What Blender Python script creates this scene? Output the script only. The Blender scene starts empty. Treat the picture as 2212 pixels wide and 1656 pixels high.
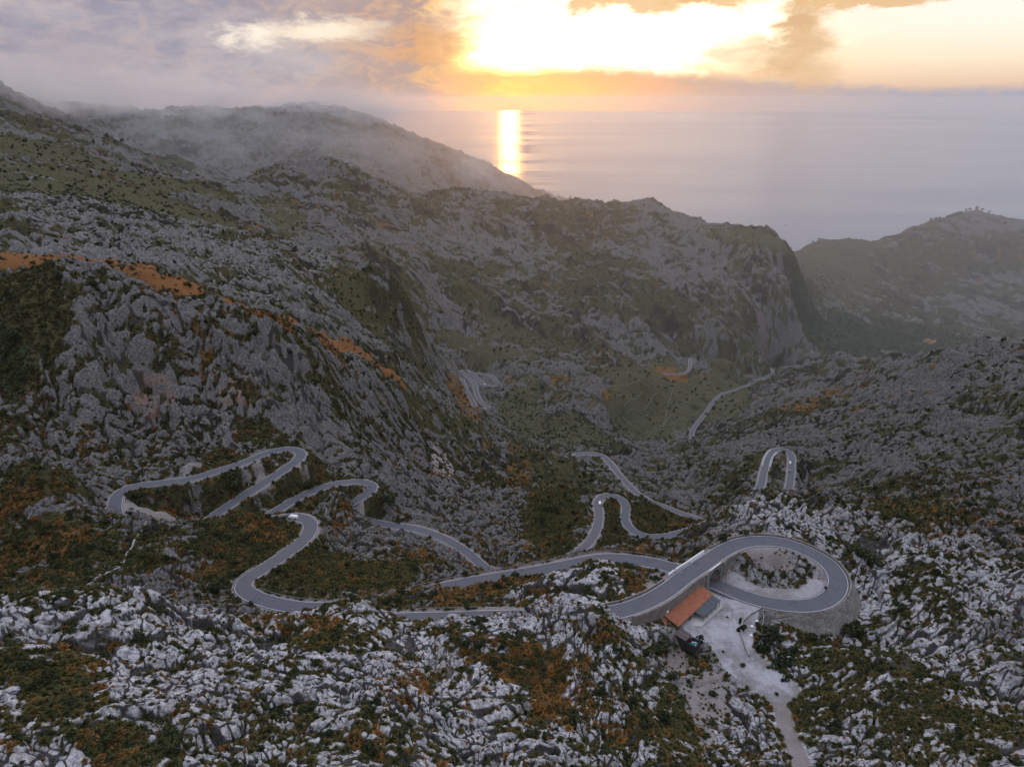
import bpy, bmesh, math, random
import numpy as np
from mathutils import Vector, Matrix

# ------------------------------------------------------------------ camera
NAZ, NLR = 1820, 2080           # terrain sampling
CAMZ = 820.0                    # metres above the sea
PITCH = math.radians(21.75)
F, CX, CY = 1535.3, 1106.0, 828.0   # calibration of the 2212 px wide frame
sc = bpy.context.scene
cam_d = bpy.data.cameras.new('camera'); cam = bpy.data.objects.new('camera', cam_d)
sc.collection.objects.link(cam); sc.camera = cam
cam.location = (0, 0, CAMZ); cam.rotation_euler = (math.pi/2 - PITCH, 0, 0)
cam_d.sensor_width = 36.0; cam_d.sensor_fit = 'HORIZONTAL'
cam_d.lens = 36.0 * F / 2212.0
cam_d.clip_start = 1.0; cam_d.clip_end = 200000.0

# ------------------------------------------------------------------ helpers for node materials
class NT:
    def __init__(s, tree): s.t = tree; s.n = tree.nodes; s.l = tree.links
    def put(s, inp, v):
        if isinstance(v, bpy.types.NodeSocket): s.l.new(v, inp)
        elif v is not None:
            if hasattr(inp, 'default_value'):
                try: inp.default_value = v
                except Exception:
                    inp.default_value = (*v, 1.0) if len(v) == 3 else v
    def m(s, op, a, b=None, c=None, clamp=False):
        n = s.n.new('ShaderNodeMath'); n.operation = op; n.use_clamp = clamp
        s.put(n.inputs[0], a)
        if b is not None: s.put(n.inputs[1], b)
        if c is not None: s.put(n.inputs[2], c)
        return n.outputs[0]
    def add(s, a, b): return s.m('ADD', a, b)
    def sub(s, a, b): return s.m('SUBTRACT', a, b)
    def mul(s, a, b): return s.m('MULTIPLY', a, b)
    def ss(s, x, lo, hi, a=0.0, b=1.0):
        n = s.n.new('ShaderNodeMapRange'); n.interpolation_type = 'SMOOTHSTEP'; n.clamp = True
        s.put(n.inputs['Value'], x); s.put(n.inputs['From Min'], lo); s.put(n.inputs['From Max'], hi)
        s.put(n.inputs['To Min'], a); s.put(n.inputs['To Max'], b); return n.outputs['Result']
    def vec(s, x, y, z):
        n = s.n.new('ShaderNodeCombineXYZ'); s.put(n.inputs[0], x); s.put(n.inputs[1], y); s.put(n.inputs[2], z); return n.outputs[0]
    def sep(s, v):
        n = s.n.new('ShaderNodeSeparateXYZ'); s.put(n.inputs[0], v); return n.outputs
    def noise(s, vec, scale, detail=4, rough=0.55, dist=0.0, kind='FBM'):
        n = s.n.new('ShaderNodeTexNoise'); n.noise_dimensions = '3D'
        if vec is not None: s.l.new(vec, n.inputs['Vector'])
        n.inputs['Scale'].default_value = scale; n.inputs['Detail'].default_value = detail
        n.inputs['Roughness'].default_value = rough; n.inputs['Distortion'].default_value = dist
        return n.outputs['Fac']
    def voro(s, vec, scale, feature='F1', rand=1.0, out='Distance'):
        n = s.n.new('ShaderNodeTexVoronoi'); n.feature = feature
        if vec is not None: s.l.new(vec, n.inputs['Vector'])
        n.inputs['Scale'].default_value = scale; n.inputs['Randomness'].default_value = rand
        return n.outputs[out]
    def mix(s, f, a, b, blend='MIX'):
        n = s.n.new('ShaderNodeMix'); n.data_type = 'RGBA'; n.blend_type = blend
        s.put(n.inputs['Factor'], f)
        for i, v in ((6, a), (7, b)):
            if isinstance(v, bpy.types.NodeSocket): s.l.new(v, n.inputs[i])
            else: n.inputs[i].default_value = (*v[:3], 1.0)
        return n.outputs[2]
    def gauss(s, x, y, x0, y0, sx, sy):
        a = s.m('POWER', s.m('ABSOLUTE', s.mul(s.sub(x, x0), 1.0/sx)), 2.0)
        b = s.m('POWER', s.m('ABSOLUTE', s.mul(s.sub(y, y0), 1.0/sy)), 2.0)
        return s.m('EXPONENT', s.mul(s.add(a, b), -1.0))
    def attr(s, name):
        n = s.n.new('ShaderNodeAttribute'); n.attribute_name = name; return n.outputs['Fac']

def pix_dir(u, v):
    X = (u - CX) / F; Y = -(v - CY) / F
    c, s_ = math.cos(PITCH), math.sin(PITCH)
    return X, c + Y * s_, -s_ + Y * c
def azel(u, v):
    x, y, z = pix_dir(u, v)
    return math.degrees(math.atan2(x, y)), math.degrees(math.atan2(z, math.hypot(x, y)))

# ------------------------------------------------------------------ sky
SUN_AZ, SUN_EL = azel(1100, 120)
world = bpy.data.worlds.new('World'); sc.world = world; world.use_nodes = True
def build_sky():
    w = NT(world.node_tree); w.n.clear()
    out = w.n.new('ShaderNodeOutputWorld'); bg = w.n.new('ShaderNodeBackground')
    w.l.new(bg.outputs[0], out.inputs[0])
    tc = w.n.new('ShaderNodeTexCoord')
    nrm = w.n.new('ShaderNodeVectorMath'); nrm.operation = 'NORMALIZE'; w.l.new(tc.outputs['Generated'], nrm.inputs[0])
    x, y, z = w.sep(nrm.outputs[0])
    az = w.mul(w.m('ARCTAN2', x, y), 57.29578); el = w.mul(w.m('ARCSINE', z), 57.29578)
    # billowing: the directions are pushed about by noise before the cloud shapes are laid out
    nv = w.vec(w.mul(az, 0.16), w.mul(el, 0.42), 3.1)
    n1 = w.noise(nv, 1.0, 7, 0.6); n2 = w.noise(w.vec(w.mul(az, 0.16), w.mul(el, 0.42), 9.7), 1.0, 7, 0.6)
    n3 = w.noise(w.vec(w.mul(az, 0.5), w.mul(el, 1.1), 1.7), 1.0, 7, 0.62, 0.6)
    n4 = w.noise(w.vec(w.mul(az, 0.09), w.mul(el, 0.8), 5.7), 1.0, 5, 0.5)
    wa = w.add(az, w.mul(w.sub(n1, 0.5), 7.0)); we = w.add(el, w.mul(w.sub(n2, 0.5), 2.4))
    wf = w.add(el, w.mul(w.sub(n3, 0.5), 0.9))
    n5 = w.noise(w.vec(w.mul(az, 0.55), w.mul(el, 1.2), 21.7), 1.0, 8, 0.65, 0.4)
    wa2 = w.add(wa, w.mul(w.sub(n3, .5), 4.5)); we2 = w.add(we, w.mul(w.sub(n5, .5), 2.0))
    def blob(u, v, su, sv, hard=None, warp=1):
        a0, e0 = azel(u, v); g = w.gauss(wa2 if warp else az, we2 if warp else el, a0, e0, su/26.8, sv/26.8)
        if hard: g = w.ss(w.add(g, w.mul(w.sub(n3, 0.5), 0.5)), hard[0], hard[1])
        return g
    E = lambda v, u=1106: azel(u, v)[1]
    # clear, milky evening sky behind everything
    ramp = w.n.new('ShaderNodeValToRGB'); w.put(ramp.inputs[0], w.mul(w.add(el, 2.0), 1/30.0))
    cr = ramp.color_ramp
    stops = [(0.0, (.50,.40,.36)), (2.2, (.80,.50,.34)), (4.5, (1.05,.88,.66)), (6.5, (1.08,1.0,.88)), (9.5, (1.05,1.0,.92)), (16, (.75,.75,.80)), (30, (.55,.60,.78))]
    cr.elements[0].position = 0; cr.elements[0].color = (*stops[0][1], 1)
    cr.elements[1].position = 1; cr.elements[1].color = (*stops[-1][1], 1)
    for p_, c_ in stops[1:-1]:
        e = cr.elements.new(p_/30); e.color = (*c_, 1)
    col = ramp.outputs[0]
    # the glare of the sun behind thin cloud
    glow = w.gauss(az, el, SUN_AZ, SUN_EL, 17, 5.0)
    col = w.mix(w.mul(glow, 0.9), col, (1.7, .95, .26))
    wh = blob(1330, 60, 420, 95, (0.28, 0.62)); col = w.mix(wh, col, (1.75, 1.5, 1.08))
    core = w.gauss(az, el, SUN_AZ, SUN_EL, 3.2, 1.8); col = w.mix(core, col, (9, 5.0, 1.3))
    # low stratus lying on the horizon, its top edge lit
    top = w.ss(w.add(wf, w.mul(w.ss(az, 5, 30), 1.35)), E(168), E(140))
    st = w.mul(w.sub(1.0, top), w.ss(az, -14, -4))
    stc = w.mix(w.ss(az, 6, 30), (.74,.46,.30), (.34,.39,.54))
    stc = w.mix(w.mul(w.ss(n3, .42, .62), .5), stc, (.52,.41,.36))
    stc = w.mix(w.mul(w.ss(el, E(215), E(262)), w.ss(az, 30, 2)), stc, (.86, .47, .26))
    stc = w.mix(w.mul(w.gauss(az, el, -.3, E(226), 8.0, 1.9), 0.97), stc, (3.4, 1.08, .07))
    stc = w.mix(w.mul(w.gauss(az, el, -2, E(200), 14.0, 2.0), w.mul(w.ss(n5, .38, .6), .5)), stc, (1.3, .55, .14))
    col = w.mix(w.mul(st, 0.93), col, stc)
    # brownish smoke-like cloud rising on the right
    for u, v, su, sv, k in ((1745, 45, 70, 55, 1.0), (1710, 115, 80, 55, .85), (1600, 115, 70, 30, .6), (1760, 160, 80, 36, .6), (1740, 205, 80, 30, .22), (1820, 215, 130, 24, .15)):
        col = w.mix(w.mul(blob(u, v, su, sv, (0.2, 0.95)), k), col, (.78, .50, .27))
    # streaks along the top edge
    for u, v, su, sv in ((1290, -6, 90, 22), (1440, 0, 110, 20), (1560, -8, 90, 15), (1900, -14, 170, 20)):
        col = w.mix(w.mul(blob(u, v, su, sv, (0.3, 0.8)), .85), col, (.82, .50, .22))
    # great lavender cloud mass on the left
    lft = w.ss(w.add(wa, w.mul(w.sub(n3, .5), 3.0)), -1.0, -7.5)
    lc = w.mix(w.ss(n1, .38, .60), (.34,.32,.40), (.52,.46,.49)); lc = w.mix(w.mul(w.ss(n5, .45, .62), .5), lc, (.38,.37,.45))
    lc = w.mix(w.mul(w.ss(n3, .45, .68), .45), lc, (.62, .49, .46))
    lc = w.mix(w.mul(w.ss(az, -22, -6), .8), lc, w.mix(w.ss(n3, .4, .6), (.52,.36,.30), (.78,.47,.27)))
    lc = w.mix(w.mul(w.ss(el, E(200), E(262)), .7), lc, (.66, .50, .44))
    for u, v, su, sv, c, k in ((570, 78, 70, 30, (1.15,1.02,.85), .85), (720, 70, 100, 30, (1.15,1.0,.78), .85), (640, 140, 120, 40, (.55,.55,.60), .5),
                               (560, 200, 130, 25, (.55,.54,.60), .3), (150, 130, 130, 60, (.46,.40,.44), .5), (930, 20, 60, 24, (1.1,.7,.3), .8)):
        lc = w.mix(w.mul(blob(u, v, su, sv, (0.2, 1.05)), k), lc, c)
    col = w.mix(w.mul(lft, w.ss(az, 4, -4)), col, lc)
    col = w.mix(w.mul(blob(950, 100, 110, 60, (.3, 1.0)), .75), col, (.82, .42, .17))
    col = w.mix(w.mul(blob(1010, 165, 130, 30, (.3, 1.0)), .6), col, (1.0, .58, .22))
    # overcast overhead
    hi = w.ss(el, 9, 22); ov = w.mix(w.noise(nrm.outputs[0], 3.0, 4), (.34,.37,.48), (.48,.50,.60))
    ov = w.mix(w.ss(el, 28, 75), ov, (1.75, 1.80, 2.10))
    col = w.mix(hi, col, ov)
    w.put(bg.inputs['Color'], col); bg.inputs['Strength'].default_value = SKY_STRENGTH
SKY_STRENGTH = 1.0
build_sky()

sun_d = bpy.data.lights.new('sun', 'SUN'); sun = bpy.data.objects.new('sun', sun_d); sc.collection.objects.link(sun)
sun_d.energy = 0.42; sun_d.angle = math.radians(1.1); sun_d.color = (1.0, .42, .09)
sv = Vector((math.sin(math.radians(SUN_AZ))*math.cos(math.radians(SUN_EL)), math.cos(math.radians(SUN_AZ))*math.cos(math.radians(SUN_EL)), math.sin(math.radians(SUN_EL))))
sun.rotation_euler = (-sv).to_track_quat('-Z', 'Y').to_euler()

sc.view_settings.view_transform = 'Standard'; sc.view_settings.look = 'None'
sc.view_settings.exposure = 0.0; sc.view_settings.gamma = 1.0
sc.cycles.use_denoising = True; sc.cycles.volume_bounces = 1; sc.cycles.max_bounces = 6
sc.cycles.sample_clamp_indirect = 6.0; sc.cycles.diffuse_bounces = 3
sc.cycles.use_adaptive_sampling = False

# ------------------------------------------------------------------ object helpers
def tag(o, label=None, cat=None, group=None, kind=None):
    if label: o['label'] = label
    if cat: o['category'] = cat
    if group: o['group'] = group
    if kind: o['kind'] = kind
    return o
def link(name, me, mat=None, parent=None):
    o = bpy.data.objects.new(name, me); sc.collection.objects.link(o)
    if mat is not None and me is not None and not me.materials: me.materials.append(mat)
    if parent is not None: o.parent = parent
    return o
def mesh(name, verts, faces, smooth=False):
    me = bpy.data.meshes.new(name); me.from_pydata([tuple(map(float, v)) for v in verts], [], [tuple(int(i) for i in f) for f in faces])
    if smooth: me.polygons.foreach_set('use_smooth', [True]*len(me.polygons))
    me.update(); return me
def grid_mesh(name, P, smooth=True, close_u=False):
    """P: (n, m, 3) array of points -> quad sheet, built with foreach_set"""
    n, m_ = P.shape[:2]; me = bpy.data.meshes.new(name)
    idx = np.arange(n*m_, dtype=np.int32).reshape(n, m_)
    q = np.stack([idx[:-1, :-1], idx[1:, :-1], idx[1:, 1:], idx[:-1, 1:]], -1).reshape(-1, 4)
    me.vertices.add(n*m_); me.vertices.foreach_set('co', P.reshape(-1).astype(np.float32))
    me.loops.add(q.size); me.loops.foreach_set('vertex_index', q.reshape(-1).astype(np.int32))
    me.polygons.add(len(q)); me.polygons.foreach_set('loop_start', np.arange(0, q.size, 4, dtype=np.int32))
    me.polygons.foreach_set('use_smooth', np.full(len(q), smooth)); me.update(calc_edges=True); return me
def empty(name, loc, rz=0):
    o = bpy.data.objects.new(name, None); sc.collection.objects.link(o); o.location = loc; o.rotation_euler = (0, 0, rz); o.empty_display_size = .5; return o

# ------------------------------------------------------------------ noise
_r = np.random.RandomState(7)
_ang = _r.rand(256, 256).astype(np.float32) * 2*np.pi
_gx, _gy = np.cos(_ang), np.sin(_ang)
_jx, _jy, _jv = [_r.rand(256, 256).astype(np.float32) for _ in range(3)]
def perlin(x, y):
    xi = np.floor(x).astype(np.int32); yi = np.floor(y).astype(np.int32)
    fx = (x - xi).astype(np.float32); fy = (y - yi).astype(np.float32)
    sx = fx*fx*fx*(fx*(fx*6-15)+10); sy = fy*fy*fy*(fy*(fy*6-15)+10)
    x0, y0 = xi & 255, yi & 255; x1, y1 = (x0+1) & 255, (y0+1) & 255
    d = lambda a, b, dx, dy: _gx[a, b]*dx + _gy[a, b]*dy
    a = d(x0, y0, fx, fy); b = d(x1, y0, fx-1, fy); c = d(x0, y1, fx, fy-1); e = d(x1, y1, fx-1, fy-1)
    return ((a + (b-a)*sx) * (1-sy) + (c + (e-c)*sx) * sy) * 1.5
def voronoi(x, y):
    """F1, F2 and the cell value"""
    xi = np.floor(x).astype(np.int32); yi = np.floor(y).astype(np.int32)
    f1 = np.full(x.shape, 9, np.float32); f2 = f1.copy(); val = np.zeros(x.shape, np.float32)
    for i in (-1, 0, 1):
        for j in (-1, 0, 1):
            a, b = (xi+i) & 255, (yi+j) & 255
            dx = xi+i+_jx[a, b]-x; dy = yi+j+_jy[a, b]-y
            d = np.sqrt(dx*dx+dy*dy).astype(np.float32)
            near = d < f1
            f2 = np.where(near, f1, np.minimum(f2, d)); val = np.where(near, _jv[a, b], val); f1 = np.where(near, d, f1)
    return f1, f2, val
def sst(x, a, b):
    t = np.clip((x-a)/(b-a), 0, 1); return t*t*(3-2*t)

# ------------------------------------------------------------------ from the view to the place
def at_h(u, v, h):
    """the point seen at (u, v) that lies h metres below the camera (h < 0)"""
    x, y, z = pix_dir(u, v); t = h / z; return (x*t, y*t, h)
def at_y(u, v, yy):
    x, y, z = pix_dir(u, v); t = yy / y; return (x*t, yy, z*t)
C1 = lambda x, y: (1296.1 + x*.29297, 1080.1 + y*.29297)
C2 = lambda x, y: (162.0 + x*.3418, 918.1 + y*.3418)
C3 = lambda x, y: (1188.1 + x*.29297, 918.1 + y*.29297)
C4 = lambda x, y: (918.07 + x*.39063, 702.04 + y*.39063)
C9 = lambda x, y: (918.07 + x*.12207, 745.3 + y*.12207)
def seq(conv, pts): return [(*conv(a, b), h) for a, b, h in pts]
I = lambda a, b: (a, b)

MAIN = (seq(I, [(840,1339,-140),(900,1337,-140.5),(960,1336,-141),(1040,1333,-141.6),(1130,1331,-142.5),(1220,1328,-143.8)]) +
  seq(C1, [(100,825,-145.5),(250,785,-146.3),(400,720,-147),(520,645,-147.6),(620,565,-148),(720,500,-148.3),(820,430,-148.6),(920,365,-149),(1030,320,-149.5),
   (1150,300,-150),(1300,305,-150.5),(1430,335,-151),(1560,390,-151.6),(1670,455,-152.2),(1745,550,-152.8),(1755,640,-153.3),(1700,715,-153.8),(1600,765,-154.1),
   (1480,778,-154.4),(1330,768,-154.8),(1180,740,-155.1),(1050,700,-155.4),(930,650,-155.7),(850,615,-155.9),(780,588,-156.1),(700,555,-156.3),(640,530,-156.5),(560,505,-156.8),
   (420,468,-157.3),(250,440,-157.9),(100,428,-158.5),(0,432,-158.9)]) +
  seq(I, [(1200,1225,-160),(1100,1243,-161.5),(1000,1260,-163),(900,1282,-164.3),(850,1293,-165),(780,1305,-166)]) +
  seq(C2, [(1560,1155,-167),(1400,1148,-167.6),(1250,1120,-168.1),(1120,1075,-168.6),(1060,1020,-169.2),(1090,970,-169.8),(1200,900,-170.8),(1320,820,-172),(1430,740,-173.3),
   (1490,650,-174.5),(1470,600,-175.3),(1400,578,-175.8),(1280,590,-176.8),(1100,610,-178),(800,650,-179.6),(560,670,-181),(380,650,-182.2),(275,590,-183),(252,500,-184),(290,420,-184.8),
   (380,385,-185.5),(540,365,-186.8),(700,345,-188.2),(900,290,-190),(1080,230,-192),(1250,165,-194),(1370,152,-195.3),(1430,178,-196.2),(1410,220,-197.1),(1330,275,-198.6),
   (1150,395,-201),(1000,490,-203.3),(870,580,-205.3),(800,640,-206.2),(800,700,-207),(900,720,-207.6),(1020,690,-208.2),(1150,620,-208.9),(1290,530,-209.9),(1400,465,-211),(1560,395,-213),
   (1700,362,-215.2),(1820,357,-217.5),(1885,385,-219.3),(1860,425,-221),(1780,475,-223.5),(1715,520,-226.5),(1740,570,-229.5),(1850,600,-233)]) +
  seq(I, [(835,1133,-237),(900,1142,-240.5),(960,1163,-244),(1010,1193,-248.5),(1050,1226,-251.5),(1110,1245,-255),(1180,1232,-259)]) +
  seq(C3, [(130,975,-262.5),(215,925,-264.5),(290,860,-266.5),(345,760,-269),(360,650,-271.5),(355,560,-273.5),(400,520,-274.5),(460,518,-275.5),(530,550,-276.6),(562,610,-277.8),(550,680,-279),
   (575,740,-280.2),(640,795,-281.7),(740,820,-283),(860,815,-284.5),(960,790,-286),(1100,750,-289),(1300,650,-294),(1460,560,-297.5),(1540,470,-299.5),(1580,330,-301.5),(1612,230,-303),(1652,187,-303.8),
   (1720,177,-304.5),(1772,210,-305.3),(1780,290,-306.5),(1772,400,-308),(1745,500,-309.5),(1650,590,-311.5),(1500,660,-313),(1300,720,-315),(1180,715,-316.5),(1060,682,-318),(960,645,-319.8),
   (860,605,-321.7),(740,560,-324),(640,500,-326.5),(560,420,-329),(490,340,-331.5),(440,275,-333.5),(390,230,-335),(330,210,-336),(260,208,-337),(180,215,-338)]))
FAR1 = seq(C9, [(990,1260,-391),(940,1190,-392),(900,1100,-393),(830,960,-394.5),(750,830,-396),(690,700,-397.3),(650,610,-398.3),(585,578,-399),(520,575,-399.6),(440,590,-400.3)])
FAR2 = seq(C9, [(1060,1110,-407),(1120,1085,-407.6),(1050,1055,-408.2),(980,990,-409),(930,900,-410),(905,800,-411),(880,690,-412),(800,600,-413),(720,515,-414),(650,475,-414.6),(655,452,-415),(760,452,-416),(900,560,-418),(1000,660,-419.6),
   (1090,712,-421),(1200,722,-422),(1290,690,-422.8),(1235,600,-424),(1130,530,-425),(1000,508,-426),(880,498,-427)])
FAR3 = seq(C4, [(1478,625,-477.5),(1475,600,-478),(1490,565,-478.5),(1540,500,-479),(1590,430,-479.5),(1640,382,-480),(1730,352,-480.5),(1830,315,-481.5),(1900,280,-482.5),(1928,262,-483),(1900,235,-484),(1860,205,-485)])
FAR4 = seq(C4, [(1320,270,-464),(1380,270,-464.5),(1430,265,-465),(1460,245,-466),(1466,215,-467),(1468,188,-468)])

def smooth_line(pts, step=1.0):
    P = np.array([at_h(*p) for p in pts]); P = np.vstack([2*P[0]-P[1], P, 2*P[-1]-P[-2]])
    out = []
    for i in range(1, len(P)-2):
        p0, p1, p2, p3 = P[i-1:i+3]
        # centripetal Catmull-Rom
        t0 = 0; t1 = t0+np.linalg.norm(p1-p0)**.5; t2 = t1+np.linalg.norm(p2-p1)**.5; t3 = t2+np.linalg.norm(p3-p2)**.5
        k = max(2, int(np.linalg.norm(p2-p1)/step)); t = np.linspace(t1, t2, k, endpoint=False)[:, None]
        A1 = (t1-t)/(t1-t0)*p0+(t-t0)/(t1-t0)*p1; A2 = (t2-t)/(t2-t1)*p1+(t-t1)/(t2-t1)*p2; A3 = (t3-t)/(t3-t2)*p2+(t-t2)/(t3-t2)*p3
        B1 = (t2-t)/(t2-t0)*A1+(t-t0)/(t2-t0)*A2; B2 = (t3-t)/(t3-t1)*A2+(t-t1)/(t3-t1)*A3
        out.append((t2-t)/(t2-t1)*B1+(t-t1)/(t2-t1)*B2)
    L = np.vstack(out+[P[-2][None]])
    s = np.concatenate([[0], np.cumsum(np.linalg.norm(np.diff(L[:, :2], axis=0), axis=1))])
    S = np.arange(0, s[-1], step); L = np.stack([np.interp(S, s, L[:, k]) for k in range(3)], 1)
    k = 9; ker = np.hanning(k+2)[1:-1]; ker /= ker.sum()
    for a in range(3):
        e = np.concatenate([np.full(k//2, L[0, a]), L[:, a], np.full(k//2, L[-1, a])]); L[:, a] = np.convolve(e, ker, 'valid')
    return L
ROADS = [(smooth_line(MAIN), 3.2), (smooth_line(FAR1), 2.9), (smooth_line(FAR2), 2.9), (smooth_line(FAR3), 2.9), (smooth_line(FAR4), 2.3)]
def nearest_i(L, u, v, h):
    p = np.array(at_h(u, v, h)); return int(np.argmin(np.linalg.norm(L-p, axis=1)))
ML = ROADS[0][0]
B0 = nearest_i(ML, *C1(735, 482), -148.3); B1 = nearest_i(ML, *C1(818, 430), -148.6)
W0 = nearest_i(ML, *C1(180, 805), -146); W1 = nearest_i(ML, *C1(975, 340), -149.2)   # the bridge

# ------------------------------------------------------------------ control points of the relief
CP = []
def rescale(u, v, y):
    old = 20.3+math.degrees(math.atan((v-CY)/F)); new = math.degrees(PITCH)+math.degrees(math.atan((v-CY)/F))
    if old < 5: return y
    f = math.tan(math.radians(old))/math.tan(math.radians(new)); k = min(1, (old-5)/8); return y*(1+(f-1)*k)
def c_y(*pts):
    for u, v, y in pts: CP.append(at_y(u, v, rescale(u, v, y)))
def c_h(*pts):
    for u, v, h in pts: CP.append(at_h(u, v, h))
def crest(pts, k=1.12, d=0.05):
    """a skyline of the relief: the line itself and a hidden lower line behind it"""
    out = []
    for (a, b) in zip(pts[:-1], pts[1:]):
        n = max(1, int(math.hypot(a[0]-b[0], a[1]-b[1])/45))
        for i in range(n): out.append([a[j]+(b[j]-a[j])*i/n for j in range(3)])
    out.append(pts[-1])
    for u, v, y in out:
        p = at_y(u, v, rescale(u, v, y)); CP.append(p)
        CP.append((p[0]*k, p[1]*k, p[2]*k - d*p[1]*k))
# foreground
crest([(-150,1300,130),(0,1296,136),(120,1285,137),(250,1268,138),(330,1290,142),(400,1325,147),(500,1330,151),(600,1330,155),(700,1312,160),(790,1296,163)], 1.18, .05)
c_h((860,1330,-133),(950,1352,-141),(1080,1345,-143),(1200,1338,-144.5),(1300,1332,-146),(1365,1342,-150),(1400,1372,-154.5))
c_y((-200,1656,76),(0,1656,78),(400,1656,82),(800,1656,91),(1200,1656,108),(1500,1656,122),(0,1500,97),(400,1500,107),(800,1500,117),(1200,1500,137),(1400,1500,149),
    (200,1400,118),(600,1400,134),(1000,1420,146),(1250,1420,158),(-200,1400,105))
CP += [(-250, 30, -150), (-100, 30, -125), (-45, 30, -112), (0, 30, -110), (50, 30, -122), (100, 30, -130), (250, 30, -120), (-60,50,-106),(0,50,-102),(60,55,-122),(160,70,-120),(-140,70,-112),(-220,120,-115)]
c_h((1450,1400,-158),(1480,1440,-158),(1560,1330,-155.7),(1510,1330,-155.7),(1540,1370,-155.6),(1590,1400,-155.4),(1640,1440,-155),(1690,1490,-153.5),(1720,1560,-152),(1750,1656,-150),
    (1600,1500,-154),(1600,1600,-149),(1800,1656,-147))
# the slope right of the knot
c_h(*seq(C1, [(1880,560,-158),(1920,760,-160.5),(1860,900,-161),(1700,1010,-161.5),(1500,950,-159.8),(1300,900,-158.5),(1400,1080,-160),(1300,1170,-156),(1560,1250,-158),(1900,1100,-162),
    (2050,900,-159),(2050,700,-155),(1850,430,-155),(1650,330,-153),(1400,240,-151),(1150,240,-150),(960,290,-150.5),(1100,500,-156),(1300,480,-154.5),(1300,600,-155.3),(1500,600,-155),(1000,600,-156.2),(1000,440,-153.5),(1150,380,-151.6),(1500,420,-152.4),
    (400,400,-157.8),(600,430,-157.6),(540,560,-155.5),(420,620,-154),(300,600,-155),(250,720,-149)]))
c_y((2000,1300,193),(2200,1300,185),(2200,1500,143),(2200,1656,112),(1900,1656,121),(1900,1500,150),(1850,1400,172),(2350,1300,180),(2350,1500,138),(2000,1200,222),(2200,1200,216),(2350,1650,105))
for u, v, h, dv in ((850,1340,-140,-4),(900,1337,-140.6,1),(950,1336,-140.9,2),(1000,1335,-141.2,1),(1040,1333,-141.6,-3),(1090,1332,-142.1,-12),(1140,1331,-142.7,-15),(1200,1329,-143.4,-16),(1250,1326,-144.3,-14),(1300,1321,-145.3,-8)):
    P = at_h(u, v, h); CP.append(at_y(u, v+dv, P[1]-12)); CP.append(at_y(u, v+dv+5, P[1]-16)); CP.append(at_y(u, v+dv+30, P[1]-24))
for u, v, h, dv in ((710,1312,-166.6,-6),(745,1308,-166.3,-14),(790,1303,-165.8,-16),(835,1296,-165.2,-12)):
    P = at_h(u, v, h); CP.append(at_y(u, v+dv, P[1]-13)); CP.append(at_y(u, v+dv+14, P[1]-24))
# rocky knoll between the two roads
c_y((1303,1211,211),(1260,1250,204),(1340,1250,204),(1200,1290,197),(1100,1300,193),(1000,1310,188),(1300,1290,194))
# ridge above the loop
crest([(1490,1135,262),(1540,1105,280),(1600,1085,296),(1650,1062,305),(1700,1055,307),(1760,1062,312),(1840,1078,316),(1920,1072,322),(2000,1085,318),(2100,1105,308),(2212,1125,300),(2350,1130,295)], 1.12, .05)
c_y((1560,1150,245),(1700,1110,276),(1850,1130,262),(2000,1150,250),(2150,1170,235))
# slopes beyond the left road bends
crest([(-100,1010,300),(0,1000,300),(60,990,300),(110,990,298),(160,1020,292),(200,1095,282),(300,1112,282),(430,1128,282),(500,1110,285),(560,1100,287),(600,1108,286)], 1.07, .03)
c_y((100,1150,256),(0,1200,244),(100,1220,240),(300,1200,243),(200,1270,222),(0,1270,225),(450,1200,250),(380,1290,216),(560,1180,262),(600,1140,276),(-150,1200,250))
c_h((420,1240,-170),(700,1190,-179),(700,1250,-173),(820,1250,-178),(900,1225,-186),(960,1240,-184),(820,1200,-192),(780,1280,-170),(980,1268,-165.5))
crest([(700,1085,335),(725,1062,338),(755,1085,335),(770,1110,330)], 1.06, .04)
c_h((740,1190,-196),(860,1170,-205),(960,1215,-200))
crest([(960,1255,238),(1040,1240,243),(1120,1222,248),(1200,1204,252),(1300,1190,255),(1400,1178,258),(1480,1165,258)], 1.10, .05)
c_h((300,1085,-190),(400,1075,-197),(520,1045,-199),(560,1005,-195),(330,1110,-190),(640,1035,-202.5),(760,1060,-220.5),(700,1062,-212.5),(520,1100,-208),(640,1010,-199.3))
c_h((1320,1150,-281),(1330,1200,-276),(1420,1100,-287),(1220,1120,-272),(1440,1140,-288),(1130,1190,-258),(1340,1110,-277))
# the big cliffed hill with the orange crest
crest([(-150,720,440),(-60,640,455),(20,600,470),(100,570,480),(180,566,490),(300,600,497),(400,640,500),(500,668,503),(600,694,508),(700,732,540),(780,765,580),(850,797,615),(920,838,640),(980,885,660),(1050,925,675),(1120,965,685),(1200,990,690)], 1.10, .03)
c_y((60,640,455),(40,750,425),(40,900,385),(-100,900,380),(180,700,445),(180,850,405),(180,960,372),(300,700,460),(300,850,425),(320,950,400),(450,760,470),(450,900,430),(460,960,412),
    (600,780,482),(600,880,455),(590,930,440),(700,830,500),(700,950,455),(720,1010,437),(800,870,540),(800,950,500),(830,1030,455),(900,920,590),(900,1000,530),(950,1080,470),(1000,960,630),(1000,1030,560),(1040,1120,455),
    (1100,1020,610),(1130,1090,520),(1160,1150,450),(1200,1050,600),(1240,1010,640),(860,1100,425),(540,930,430))
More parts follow.
